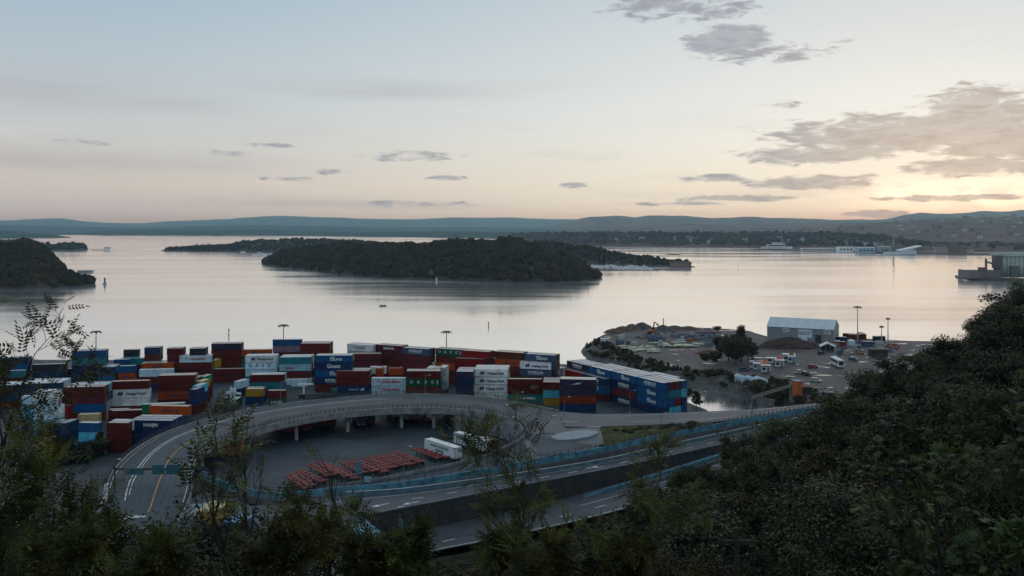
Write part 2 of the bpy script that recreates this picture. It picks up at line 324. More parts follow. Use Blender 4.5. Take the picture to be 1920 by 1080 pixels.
wood('island_wood', g_bl, 5200, 3.1, M_WOOD, 'dark wood covering the large hilly island in mid fjord', seed=1, tmin=.02, tmax=.75, zmin=1.2)
wood('island_wood', g_gr, 3200, 3.6, M_WOOD, 'wood along the low island behind the large hilly one', seed=2, tmax=.7)
wood('island_wood', g_ml, 3000, 3.2, M_WOOD, 'dark wood on the steep headland at the left edge', seed=3, tmax=.7, tmin=.02, zmin=1.2)
wood('island_wood', g_ul, 500, 5.5, M_WOOD, 'wood on the small island with the white pier house', seed=4, zmin=3)
wood('shore_wood', g_byg, 2600, 7.0, mat('peninsula_leaves', (.075, .050, .044), .95, .4, .01, spec=.03), 'far wood on the low purple shore across the bay', seed=5, zmin=6, tmax=.6)
# ------------------------------------------------------------------ yard, peninsula, roads
ZY = 4.0
def asphalt(name, col, rough=.75, patch=.5, wet=0.0, spec=.3):
    m = bpy.data.materials.new(name); m.use_nodes = True; t = m.node_tree; b = t.nodes['Principled BSDF']; g = t.nodes.new('ShaderNodeNewGeometry')
    def nz(sc, det, dist=0.):
        n = t.nodes.new('ShaderNodeTexNoise'); n.inputs['Scale'].default_value = sc; n.inputs['Detail'].default_value = det; n.inputs['Distortion'].default_value = dist
        t.links.new(g.outputs['Position'], n.inputs['Vector']); return n.outputs[0]
    rp = t.nodes.new('ShaderNodeValToRGB'); rp.color_ramp.elements[0].position = .32; rp.color_ramp.elements[1].position = .7
    rp.color_ramp.elements[0].color = tuple(c * (1 - patch) for c in col) + (1,); rp.color_ramp.elements[1].color = tuple(c * (1 + patch * .6) for c in col) + (1,)
    t.links.new(nz(.09, 7, .8), rp.inputs[0])
    mx = t.nodes.new('ShaderNodeMix'); mx.data_type = 'RGBA'; mx.blend_type = 'MULTIPLY'; mx.inputs[0].default_value = .5
    r2 = t.nodes.new('ShaderNodeValToRGB'); r2.color_ramp.elements[0].position = .35; r2.color_ramp.elements[0].color = (.55, .55, .55, 1); r2.color_ramp.elements[1].position = .6
    t.links.new(nz(1.6, 4), r2.inputs[0]); t.links.new(rp.outputs[0], mx.inputs[6]); t.links.new(r2.outputs[0], mx.inputs[7]); t.links.new(mx.outputs[2], b.inputs['Base Color'])
    b.inputs['Roughness'].default_value = rough; b.inputs['Specular IOR Level'].default_value = spec
    if wet:
        mr = t.nodes.new('ShaderNodeMapRange'); mr.interpolation_type = 'SMOOTHSTEP'; mr.inputs[1].default_value = .5 + wet; mr.inputs[2].default_value = .53 + wet
        mp = t.nodes.new('ShaderNodeMapping'); mp.inputs['Scale'].default_value = (.09, .20, .12); mp.inputs['Rotation'].default_value = (0, 0, .5); t.links.new(g.outputs['Position'], mp.inputs[0])
        n = t.nodes.new('ShaderNodeTexNoise'); n.inputs['Scale'].default_value = 1; n.inputs['Detail'].default_value = 6; n.inputs['Distortion'].default_value = .8; t.links.new(mp.outputs[0], n.inputs['Vector'])
        t.links.new(n.outputs[0], mr.inputs[0]); m1 = t.nodes.new('ShaderNodeMapRange'); t.links.new(mr.outputs[0], m1.inputs[0]); m1.inputs[3].default_value = rough; m1.inputs[4].default_value = .04
        t.links.new(m1.outputs[0], b.inputs['Roughness']); m2 = t.nodes.new('ShaderNodeMapRange'); t.links.new(mr.outputs[0], m2.inputs[0]); m2.inputs[3].default_value = spec; m2.inputs[4].default_value = 3.0
        t.links.new(m2.outputs[0], b.inputs['Specular IOR Level'])
    return m
A_YARD = asphalt('yard_asphalt', (.028, .040, .054), .6, .6, spec=.3)
A_ROAD = asphalt('road_asphalt', (.060, .068, .084), .6, .3, spec=.35)
A_DECK = asphalt('deck_asphalt', (.034, .050, .066), .6, .35, spec=.3)
A_PEN = asphalt('peninsula_asphalt', (.074, .064, .066), .65, .45, spec=.25, wet=.115)
M_CONC = mat('grey_concrete', (.30, .31, .32), .8, .3, .5, bump=.1)
M_CONCD = mat('weathered_concrete', (.115, .12, .125), .85, .35, .4, bump=.1)
M_BLUEC = mat('pale_blue_concrete', (.085, .215, .285), .85, .5, .5, bump=.1)
M_GRASS = mat('verge_grass', (.06, .066, .028), .95, .5, .5, spec=.05, bump=.5, bscale=6)
M_PAINT = mat('road_paint', (.62, .62, .60), .7, .3, 1.5)
M_PAINTY = mat('yellow_road_paint', (.48, .23, .045), .7, .25, 1.5)
M_STEEL = mat('galvanised_steel', (.20, .21, .22), .5, .2, 2, metal=.5)
M_DSTEEL = mat('dark_steel', (.045, .048, .052), .6, .3, 2, metal=.3)
WT = [P(*p) for p in ((381, 883, 8.6), (413, 900, 8.0), (459.5, 913.6, 7.6), (508, 923, 7.2), (568, 920, 7.0), (649, 912, 7.0), (760, 902, 7.3), (900, 880, 7.8), (1000, 862, 8.3), (1129, 837.6, 8.8), (1233, 815, 8.8), (1328, 797, 8.6), (1422, 780.5, 8.2), (1517, 765, 8.0), (1640, 748, 7.6))]
DW = [P(*p) for p in ((682, 968, 5.8), (765, 952, 5.8), (839, 938, 5.8), (931, 920, 5.8), (995, 908, 5.8), (1126, 883, 5.8), (1217, 864, 5.8), (1372, 830, 5.8), (1500, 803, 5.8), (1640, 775, 5.8))]
def poly_sheet(name, pts, z, mt, kind='structure', skirt=None, parent=None):
    b = MB(); pts = [(p[0], p[1]) for p in pts]
    if skirt is None: b.face([(x, y, z) for x, y in pts])
    else: b.prism(pts, skirt, z)
    o = b.build(name, mt, parent)
    if parent is None: tag(o, kind=kind)
    return o
def resample(pts, n):
    pts = [Vector(p) for p in pts]; d = [0]
    for a, b in zip(pts, pts[1:]): d.append(d[-1] + (b - a).length)
    out = []
    for i in range(n):
        t = d[-1] * i / (n - 1); k = max(j for j in range(len(d) - 1) if d[j] <= t + 1e-9); u = (t - d[k]) / max(1e-9, d[k + 1] - d[k])
        p0, p1, p2, p3 = pts[max(k - 1, 0)], pts[k], pts[k + 1], pts[min(k + 2, len(pts) - 1)]
        out.append(0.5 * (2 * p1 + (p2 - p0) * u + (2 * p0 - 5 * p1 + 4 * p2 - p3) * u * u + (3 * p1 - p0 - 3 * p2 + p3) * u ** 3))
    return out
def offset(pts, d, dz=0.0):
    out = []
    for i, p in enumerate(pts):
        t = Vector(pts[min(i + 1, len(pts) - 1)]) - Vector(pts[max(i - 1, 0)]); n = Vector((-t.y, t.x, 0)).normalized(); out.append(Vector(p) + n * d + Vector((0, 0, dz)))
    return out
def wall_strip(b, line, thick, top, bottom):
    """solid wall along a polyline; top/bottom: z value, callable or list"""
    A, B = offset(line, -thick / 2), offset(line, thick / 2); n = len(line)
    g = lambda v, i: (v(line[i]) if callable(v) else v[i] if hasattr(v, '__len__') else v)
    a0 = [Vector((p.x, p.y, g(bottom, i))) for i, p in enumerate(A)]; a1 = [Vector((p.x, p.y, g(top, i))) for i, p in enumerate(A)]
    b0 = [Vector((p.x, p.y, g(bottom, i))) for i, p in enumerate(B)]; b1 = [Vector((p.x, p.y, g(top, i))) for i, p in enumerate(B)]
    b.strip(a0, a1); b.strip(a1, b1); b.strip(b1, b0)
    b.face([a0[0], a1[0], b1[0], b0[0]]); b.face([a0[-1], b0[-1], b1[-1], a1[-1]]); return b
# block of 45-foot boxes on the right of the yard
D1, D2 = Vector((-.507, .862, 0)), Vector((.862, .507, 0)); BC = Vector((49.6, 287.7, ZY))
wl = resample(WT, 60)
yard = [(-340, 120), (-78, 120), (-84, 150), (-78, 185)] + [(p.x, p.y) for p in wl[::3]] + [(116, 296), (100, 294), (78, 283.5), (66, 280), (64.5, 288), (66, 298), (60, 318), (42, 352), (30, 395), (10, 402), (-60, 408), (-340, 412)]
poly_sheet('yard_ground', yard, ZY, A_YARD, skirt=-3)
tag(MB().strip(*[[(x, y + o, ZY + h) for x, y in ((30, 394.6), (10, 401.6), (-60, 407.6), (-340, 411.6))] for o, h in ((-.5, .25), (0, .25))]).build('quay_kerb', M_CONC), kind='structure')
# peninsula across the inlet with a sloping rocky bank
PEN = [P(px, py, 4.5) for px, py in ((1112, 641), (1130, 657), (1180, 675), (1240, 692), (1300, 702), (1380, 711), (1440, 722), (1456, 740), (1470, 754))] + [Vector(p) for p in ((125, 310, 4.5), (180, 315, 4.5), (420, 350, 4.5), (420, 520, 4.5))] + \
      [P(px, py, 4.5) for px, py in ((1760, 640), (1700, 639), (1600, 634), (1440, 631), (1400, 620), (1300, 614), (1200, 614), (1145, 621))]
poly_sheet('peninsula_ground', PEN, 4.5, A_PEN, skirt=-1)
def bank(name, line, wd, mt, z0, z1, seed=1):
    ln = resample(line, len(line) * 10); rows = 7; V = []; rnd = random.Random(seed)
    for i, p in enumerate(ln):
        t = (ln[min(i + 1, len(ln) - 1)] - ln[max(i - 1, 0)]); n = Vector((t.y, -t.x, 0)).normalized()
        for j in range(rows):
            u = j / (rows - 1); q = p + n * (wd * u); V.append((q.x + rnd.uniform(-.5, .5) * (u > 0), q.y + rnd.uniform(-.5, .5) * (u > 0), z1 + (z0 - z1) * u + rnd.uniform(-.35, .35) * (0 < u < 1) + (.03 if j == 0 else 0)))
    Q = [(i * rows + j, (i + 1) * rows + j, (i + 1) * rows + j + 1, i * rows + j + 1) for i in range(len(ln) - 1) for j in range(rows - 1)]
    return tag(link(name, np_mesh(name, V, Q, mt)), kind='structure')
M_BANK = mat('bank_rock', (.12, .115, .11), .9, .5, .5, bump=.8, bscale=2, col2=(.045, .04, .036))
bank('rocky_bank', [PEN[-1], PEN[0]] + PEN[1:9], 7.5, M_BANK, -1.0, 4.5)
bank('rocky_bank', [P(px, py, 4.5) for px, py in ((1760, 640), (1700, 639), (1600, 634), (1440, 631), (1400, 620), (1300, 614), (1200, 614), (1145, 621))], 5, M_BANK, -1.0, 4.5, 2)
# upper highway between the pale blue wall and the dark retaining wall
HZ = 5.5
hw_far = [Vector((p.x, p.y, HZ)) for p in resample(WT[4:], 60)]; hw_near = [Vector((p.x, p.y, HZ)) for p in resample(DW, 60)]
hb = MB(); hb.strip(hw_near, hw_far); road_up = tag(hb.build('highway', A_ROAD), kind='structure')
low_z = lambda p: float(np.interp(p.x, [-40, 5, 20, 38, 58, 80, 130], [.6, .6, 1.5, 2.7, 4.0, 4.9, 5.2]))
LN = [P(*p) for p in ((640, 1075, .6), (760, 1046, .6), (840, 1028, .6), (960, 1005, .6), (1154, 959, 1.7), (1300, 915, 3.0), (1400, 880, 4.0), (1520, 845, 4.9), (1640, 812, 5.2))]
lo_far = [Vector((p.x, p.y, low_z(p))) for p in resample(DW, 60)]; lo_near = resample(LN, 60)
lo_far = [lo_far[0] + Vector((-14, -14, 0))] + lo_far; lo_near = [lo_near[0] + Vector((-14, -10, 0))] + lo_near
tag(MB().strip(lo_near, lo_far).build('lower_road', A_ROAD), kind='structure')
dwl = resample(DW, 60)
M_DARKW = mat('stained_dark_concrete', (.060, .058, .058), .85, .5, .7, bump=.15, col2=(.028, .028, .030))
dw = tag(wall_strip(MB(), dwl, .5, 5.95, [low_z(p) - 1 for p in dwl]).build('retaining_wall', M_DARKW), 'long dark stained retaining wall between the upper highway and the lower road', 'wall')
b = MB()
for i in range(1, 59):
    p, q = dwl[i], dwl[i + 1]; n = Vector((q.y - p.y, p.x - q.x, 0)).normalized(); c = p + n * .27; b.box((c.x - .05, c.y - .05, low_z(p)), (c.x + .05, c.y + .05, 5.7))
b.build('rib', M_DARKW, dw)
wall_strip(MB(), dwl, .62, 6.15, 5.96).build('coping', M_CONCD, dw)
# pale blue wall with coping and railing posts
wt = resample(WT, 90); wb = [HZ - 1.2] * 90
bw = tag(wall_strip(MB(), wt, .4, [p.z for p in wt], wb).build('noise_wall', M_BLUEC), 'long pale blue concrete wall with railing posts curving beside the highway', 'wall')
ln2 = offset(wt, -.32)
wall_strip(MB(), ln2, .24, [p.z - 1.45 for p in wt], wb).build('plinth', M_CONCD, bw)
post_me = MB().box((-.07, -.07, 0), (.07, .07, 1.15)).mesh('post')
for i, p in enumerate(resample(WT, 112)): link('post', post_me, bw, p, mat=M_DSTEEL)
b = MB(); rl = resample(WT, 112)
for i in range(111):
    for h in (.6, 1.1): b.beam(rl[i] + Vector((0, 0, h)), rl[i + 1] + Vector((0, 0, h)), .05, .06)
b.build('rail', M_DSTEEL, bw)
for k, (f0, f1) in enumerate(((.36, .39), (.42, .425), (.565, .585))):                   # pale scrawled paint patches
    seg = [wt[int(89 * f0)], wt[int(89 * f1) + 1]]
    for j in range(6):
        u = j / 6; c = seg[0].lerp(seg[1], u) + offset(seg, -.215)[0] - seg[0]; c.z -= .8
        d = (seg[1] - seg[0]).normalized(); MB().beam(c, c + d * .35 + Vector((0, 0, random.uniform(-.3, .4))), .01, .22).build('painted_scrawl', mat('pale_spray', (.34, .44, .48), .8), bw)
# low concrete barrier between the wall's foot and the lanes
jb = offset(resample(WT[5:], 60), -2.6); jb = [Vector((p.x, p.y, HZ)) for p in jb]
jo = tag(wall_strip(MB(), jb, .35, HZ + .95, HZ - .1).build('traffic_barrier', mat('blue_grey_concrete', (.10, .18, .225), .8, .3, .6)), 'low blue grey concrete barrier along the highway lanes', 'barrier')
wall_strip(MB(), jb, .5, HZ + 1.02, HZ + .96).build('top_rail', M_CONC, jo)
lb = [a.lerp(c, .24) for a, c in zip(lo_far, lo_near)][22:]; lb = [Vector((p.x, p.y, p.z)) for p in lb]
tag(wall_strip(MB(), lb, .4, [p.z + .95 for p in lb], [p.z - .1 for p in lb]).build('traffic_barrier', M_BLUEC), 'pale concrete barrier running below the dark retaining wall', 'barrier')
lb2 = [a.lerp(c, .40) for a, c in zip(lo_far, lo_near)][26:]
tag(wall_strip(MB(), lb2, .3, [p.z + .8 for p in lb2], [p.z - .1 for p in lb2]).build('traffic_barrier', M_CONCD), 'dark guard barrier between the two lower carriageways', 'barrier')
st = MB().strip([a.lerp(c, .05) + Vector((0, 0, .012)) for a, c in zip(lo_far, lo_near)][20:], [a.lerp(c, .22) + Vector((0, 0, .012)) for a, c in zip(lo_far, lo_near)][20:])
tag(st.build('concrete_apron', mat('apron_concrete', (.06, .12, .16), .75, .3, .5)), kind='structure')
# ------------------------------------------------------------------ the curved ramp
RING_I = [(250, 1075, 5.6), (318, 1000, 6.2), (350, 945, 7.2), (360, 905, 8.2), (362, 872, 8.9), (375, 850, 9.4), (400, 833, 9.8), (437, 818, 10.1), (485, 804, 10.4), (545, 790, 10.5), (620, 777, 10.5), (700, 769, 10.5), (780, 766, 10.5), (850, 768, 10.5), (905, 773, 10.5), (945, 782, 10.4), (972, 796, 10.3), (985, 811, 10.1)]
RING_O = [(60, 1060, 5.4), (150, 990, 6.0), (192, 945, 7.0), (200, 912, 8.0), (208, 890, 8.8), (230, 864, 9.3), (262, 838, 9.7), (308, 813, 10.0), (365, 793, 10.3), (430, 776, 10.5), (515, 761, 10.5), (615, 749, 10.5), (720, 741, 10.5), (820, 740.5, 10.5), (900, 745, 10.5), (960, 753, 10.3), (1010, 763, 10.0), (1047, 771, 9.8)]
NI = 120
ri = resample([P(*p) for p in RING_I], NI); ro = resample([P(*p) for p in RING_O], NI)
def across(t, dz=0.0, a=0, b=None): return [x.lerp(y, t) + Vector((0, 0, dz)) for x, y in zip(ri, ro)][a:b]
deck = MB(); deck.strip(ri, ro)
deck.strip(across(.0, -1.5), across(.0)); deck.strip(across(1.0), across(1.0, -1.5)); deck.strip(across(.04, -1.5), across(.0, -1.5)); deck.strip(across(1, -1.5), across(.96, -1.5)); deck.strip(across(.96, -1.5), across(.04, -1.5))
deck_o = tag(deck.build('ramp_road', A_DECK), 'curved elevated ramp road sweeping round the lower trailer yard', 'ramp')
for t0, nm in ((.0, 'inner'), (1.0, 'outer')):
    e = across(t0); s = 1 if t0 == 0 else -1
    k = MB(); wall_strip(k, e, .5, [p.z + .35 for p in e], [p.z - 1.55 for p in e]); k.build('edge_beam', mat('edge_concrete', (.22, .21, .215), .8, .35, .5), deck_o)
    n = 130 if t0 == 0 else 150; ps = resample(e, n); r = MB()
    for i in range(10, n): link('railing_post', post_me, deck_o, ps[i] + Vector((0, 0, .33)), mat=M_DSTEEL)
    for i in range(10, n - 1):
        for h in (.75, 1.1, 1.44): r.beam(ps[i] + Vector((0, 0, h)), ps[i + 1] + Vector((0, 0, h)), .06, .08)
    r.build('railing_bar', M_DSTEEL, deck_o)
def marking(line, wd, mt=None, a=0, b=None, parent=None, dz=.02, name='painted_line'):
    l = line[a:b]; return MB().strip([p + Vector((0, 0, dz)) for p in offset(l, -wd / 2)], [p + Vector((0, 0, dz)) for p in offset(l, wd / 2)]).build(name, mt or M_PAINT, parent or deck_o)
marking(across(.74), .22, a=18, b=86); marking(across(.70), .16, a=20, b=80); marking(across(.955), .12, a=20, b=115)
marking(across(.40), .24, M_PAINTY, a=16, b=84); marking(across(.05), .14, a=20, b=110)
M_TRACK = mat('worn_wheel_path', (.027, .040, .054), .55, .35, .4)
for t_ in (.17, .24, .31, .50, .57, .64): marking(across(t_), .9, M_TRACK, a=6, b=118, dz=.008, name='wheel_path')
for k_, (f_, t_, w_) in enumerate(((30, .1, .35), (52, .55, .3), (70, .3, .25), (88, .6, .3), (100, .2, .4))): marking([ri[f_ + j_].lerp(ro[f_ + j_], t_ + w_ / 2) for j_ in range(3)], 3.2, mat('patched_asphalt', (.026, .036, .046), .7, .2, .8), dz=.014, name='asphalt_patch')
for f_ in (24, 40, 56, 72, 88): MB().strip([ri[f_].lerp(ro[f_], t_) + Vector((0, 0, .016)) for t_ in (.02, .5, .98)], [ri[f_].lerp(ro[f_], t_) + (ri[f_ + 1] - ri[f_]).normalized() * .3 + Vector((0, 0, .016)) for t_ in (.02, .5, .98)]).build('expansion_joint', M_DSTEEL, deck_o)
# support columns and the retaining wall under the right part
col_me = MB().tube([(0, 0, 0), (0, 0, 1)], .55, 10).mesh('column'); cap_me = MB().box((-1.2, -5, -.9), (1.2, 5, 0)).mesh('crosshead')
for f in (34, 45, 56, 66, 76, 86, 92):
    for t in (.13, .87):
        c = ri[f].lerp(ro[f], t); o = link('column', col_me, deck_o, (c.x, c.y, ZY), mat=M_CONC); o.scale = (1, 1, c.z - 1.5 - ZY)
rw = [p for p in ri[96:]] ; k = MB(); wall_strip(k, offset(rw, .35), .5, [p.z - 1.5 for p in rw], ZY - .2)
tag(k.build('retaining_wall', mat('pale_wall', (.19, .21, .23), .8, .35, .3)), 'pale curved concrete wall under the right end of the ramp', 'wall')
ab = [ri[96].lerp(ro[96], t) for t in (0, .5, 1)]; k = MB(); wall_strip(k, ab, .5, ab[0].z - 1.5, ZY - .2); tag(k.build('abutment_wall', M_CONCD), 'dark concrete abutment where the ramp bridge meets the bank', 'wall')
# slip road sinking from the junction to the lower yard, along the blue wall
SI = [P(*p) for p in ((985, 811, 10.1), (980, 822, 9.5), (956, 836, 8.9), (920, 852, 8.1), (862, 870, 7.2), (793, 885, 6.2), (700, 903, 5.0), (640, 912, 4.2))]
si = resample(SI, 50); so_ = resample([Vector((p.x, p.y, 0)) for p in reversed(WT[5:10])], 50)
so_ = [Vector((q.x, q.y, min(p.z, 8.7))) + (q - p) * 0 for p, q in zip(si, so_)]; so_ = [p + (s - p).normalized() * .0 for p, s in zip(so_, si)]
sl = MB().strip(so_, si); sl_o = sl.build('slip_road', A_DECK); tag(sl_o, kind='structure')
k = MB(); wall_strip(k, si, .35, [p.z + .7 for p in si], ZY - .2); pa = tag(k.build('parapet_wall', mat('edge_concrete', (.3, .3, .3))), 'low parapet wall with railing above the parked trailers', 'wall')
for p in resample(si, 46): link('post', post_me, pa, p + Vector((0, 0, .68)), mat=M_DSTEEL)
r = MB(); rr = resample(si, 46)
for i in range(45): r.beam(rr[i] + Vector((0, 0, 1.75)), rr[i + 1] + Vector((0, 0, 1.75)), .06, .06); r.beam(rr[i] + Vector((0, 0, 1.3)), rr[i + 1] + Vector((0, 0, 1.3)), .05, .05)
r.build('rail', M_DSTEEL, pa)
# junction, road to the right, grass wedge
JN = [P(*p) for p in ((985, 811, 10.1), (1047, 771, 9.8), (1100, 776, 9.3), (1124, 800, 9.2), (1135, 832, 8.9), (1060, 850, 8.6), (1000, 861, 8.4), (978, 823, 9.5))]
jb_ = MB(); c = sum(JN, Vector()) / len(JN)
for i in range(len(JN)): jb_.face([JN[i], c, JN[(i + 1) % len(JN)]])
A_JUNC = asphalt('sheen_junction_asphalt', (.066, .073, .090), .55, .3, spec=.4)  # lighter than the deck: sheen towards the sun painted into the base colour
jo_ = tag(jb_.build('junction_road', A_JUNC), kind='structure')
RF = [P(*p) for p in ((1047, 771, 9.8), (1100, 776, 9.3), (1200, 775.5, 9.0), (1309, 772, 8.6), (1413, 767, 8.2), (1520, 757, 7.8), (1650, 742, 7.4))]
RN = [P(*p) for p in ((1060, 800, 9.55), (1124, 800, 9.2), (1251, 795, 8.8), (1340, 791, 8.6), (1422, 779, 8.2), (1517, 763.5, 8.0), (1640, 746.5, 7.6))]
rf, rn = resample(RF, 50), resample(RN, 50); rr_o = tag(MB().strip([p + Vector((0, 0, .012)) for p in rn], [p + Vector((0, 0, .012)) for p in rf]).build('side_road', A_JUNC), kind='structure')
k = MB(); k.strip([Vector((p.x, p.y, ZY - .5)) for p in rf], rf); tag(k.build('road_bank', M_CONCD), kind='structure')
marking([a.lerp(b, .30) for a, b in zip(rn, rf)], .16, a=8, b=46, parent=rr_o); marking([a.lerp(b, .86) for a, b in zip(rn, rf)], .14, a=8, b=46, parent=rr_o)
GW = [P(*p) for p in ((1126, 801, 9.25), (1251, 796, 8.85), (1335, 792.5, 8.65))] + [p for p in reversed([q + Vector((0, 0, .05)) for q in wt if P(1135, 836, 8.8).x - 1 < q.x < P(1340, 794, 8.6).x])]
k = MB(); c = sum(GW, Vector()) / len(GW) + Vector((0, 0, .5))
for i in range(len(GW)): k.face([GW[i], c, GW[(i + 1) % len(GW)]])
tag(k.build('grass_wedge', M_GRASS), kind='structure')
# pale traffic island and markings at the junction
def ellipse(px, py, z, rx, ry, rot, n=28):
    c = P(px, py, z); return [(c.x + rx * math.cos(a) * math.cos(rot) - ry * math.sin(a) * math.sin(rot), c.y + rx * math.cos(a) * math.sin(rot) + ry * math.sin(a) * math.cos(rot)) for a in [2 * math.pi * i / n for i in range(n)]]
tag(MB().prism(ellipse(1078, 817, 9.2, 7.8, 3.9, R(38)), 8.9, 9.5).build('traffic_island', mat('island_paving', (.24, .27, .29), .8, .2, 1.2)), 'pale paved almond shaped traffic island at the road junction', 'traffic island')
for (px, py, ln_, rot, z) in ((1069, 791, 5.0, R(-4), 9.66), (1113, 800, 4.2, R(-4), 9.28), (1040, 779, 1.6, R(10), 9.9), (956, 757, 6.5, R(62), 10.56)):
    c = P(px, py, z); d = Vector((math.cos(rot), math.sin(rot), 0)); marking([c - d * ln_ / 2, c, c + d * ln_ / 2], .35, parent=jo_, dz=.03, name='painted_bar')
def arrow(parent, c, d, s=1.0, nm='painted_arrow'):
    n = Vector((-d.y, d.x, 0)); b = MB(); b.face([c - d * 1.6 * s - n * .12 * s, c - d * 1.6 * s + n * .12 * s, c + d * .4 * s + n * .12 * s, c + d * .4 * s - n * .12 * s]); b.face([c + d * .4 * s - n * .5 * s, c + d * .4 * s + n * .5 * s, c + d * 1.6 * s]); b.build(nm, M_PAINT, parent)
# lane dashes on both highways
mid = [a.lerp(b, .40) for a, b in zip(hw_near, hw_far)]
for i, p in enumerate(resample(mid, 46)):
    if i % 2 == 0 and 2 < i < 46:
        nx = resample(mid, 46)[min(i + 1, 45)]; d = (nx - p).normalized(); marking([p, p + d * 1.4, p + d * 2.8], .2, parent=road_up, name='lane_dash', dz=.012)
marking([a.lerp(b, .06) for a, b in zip(hw_near, hw_far)], .14, parent=road_up, dz=.012); marking([a.lerp(b, .66) for a, b in zip(hw_near, hw_far)], .14, parent=road_up, dz=.012)
for k_, (px, py) in enumerate(((713, 947), (745, 952), (770, 943), (1110, 876), (1235, 841))): arrow(road_up, P(px, py, HZ + .014), (hw_near[30] - hw_near[20]).normalized() * (1 if k_ % 2 else -1), 1.3)
lr = bpy.data.objects['lower_road']; lm = [a.lerp(b, .70) for a, b in zip(lo_far, lo_near)]; q = resample(lm, 40)
for i in range(4, 40, 2): d = (q[min(i + 1, 39)] - q[i]).normalized(); marking([q[i], q[i] + d * 1.5, q[i] + d * 3], .2, parent=lr, name='lane_dash', dz=.016)
marking([a.lerp(b, .955) for a, b in zip(lo_far, lo_near)], .16, parent=lr, dz=.016); marking([a.lerp(b, .48) for a, b in zip(lo_far, lo_near)], .14, parent=lr, a=20, dz=.03)
for t_ in (.14, .24, .50, .60): marking([a.lerp(b, t_) for a, b in zip(hw_near, hw_far)], .5, M_TRACK, parent=road_up, dz=.006, name='wheel_path')
for t_ in (.56, .64, .78, .88): marking([a.lerp(b, t_) for a, b in zip(lo_far, lo_near)], .5, M_TRACK, parent=lr, dz=.008, name='wheel_path')
yg = bpy.data.objects['yard_ground']; kr = random.Random(2)
for i_ in range(26):                                             # dark tyre arcs on the lower yard
    c_ = P(560 + 360 * kr.random(), 815 + 45 * kr.random(), ZY); r_ = kr.uniform(6, 16); a0_ = kr.uniform(0, 6.28); sp_ = kr.uniform(.5, 1.3); marking([c_ + Vector((r_ * math.cos(a0_ + sp_ * j_ / 9), r_ * .8 * math.sin(a0_ + sp_ * j_ / 9), 0)) for j_ in range(10)], kr.uniform(.3, .9), mat('tyre_mark', (.014, .018, .024), .6, .3, .6), parent=yg, dz=.005 + i_ * .0006, name='tyre_mark')
# left junction below the ramp: apron, zebra crossing, kerbs
AP = [P(*p) for p in ((640, 952, 5.5), (560, 946, 5.5), (470, 948, 5.5), (385, 905, 5.6), (340, 960, 5.5), (250, 1080, 5.3), (60, 1240, 5.2), (500, 1260, 5.2), (700, 1100, 5.3), (720, 1010, 5.45), (682, 969, 5.5))]
k = MB(); c = P(470, 1010, 5.45)
for i in range(len(AP)): k.face([AP[i], c, AP[(i + 1) % len(AP)]])
ap_o = tag(k.build('approach_road', A_ROAD), kind='structure')
for i in range(9):
    p = P(246 + i * 10.6, 968 - i * 1.2, 6.62); MB().box((-.28, -1.9, 0), (.28, 1.9, .03)).build('zebra_bar', M_PAINT, deck_o, loc=(p.x, p.y, p.z), rz=R(-12))
for i in range(7):
    p = P(300 + i * 8.5, 976 - i * 1.0, 6.45); MB().box((-.18, -.3, 0), (.18, .3, .03)).build('zebra_bar', M_PAINT, deck_o, loc=(p.x, p.y, p.z), rz=R(-12))
tag(MB().prism([P(px, py, 6.2).xy for px, py in ((332, 975), (352, 948), (392, 945), (378, 968))], 5.3, 6.55).build('traffic_island', mat('blue_paving', (.17, .225, .26), .8, .2, 1.2)), 'grey blue paved traffic island beside the yellow hut', 'traffic island')
tag(MB().prism([P(px, py, 5.6).xy for px, py in ((632, 985), (676, 968), (718, 1002), (694, 1012))], 5.3, 5.75).build('traffic_island', M_BLUEC), 'pale blue triangular concrete island where the roads split', 'traffic island')
k = MB(); ll = [P(*p) for p in ((78, 1014, 5.6), (104, 1002, 5.9), (156, 978, 6.4), (193, 945, 7.2), (200, 914, 8.2))]; wall_strip(k, resample(ll, 20), .9, [p.z + .95 for p in resample(ll, 20)], 4); tag(k.build('kerb_wall', M_CONC), 'pale low kerb wall along the outer edge of the ramp foot', 'wall')
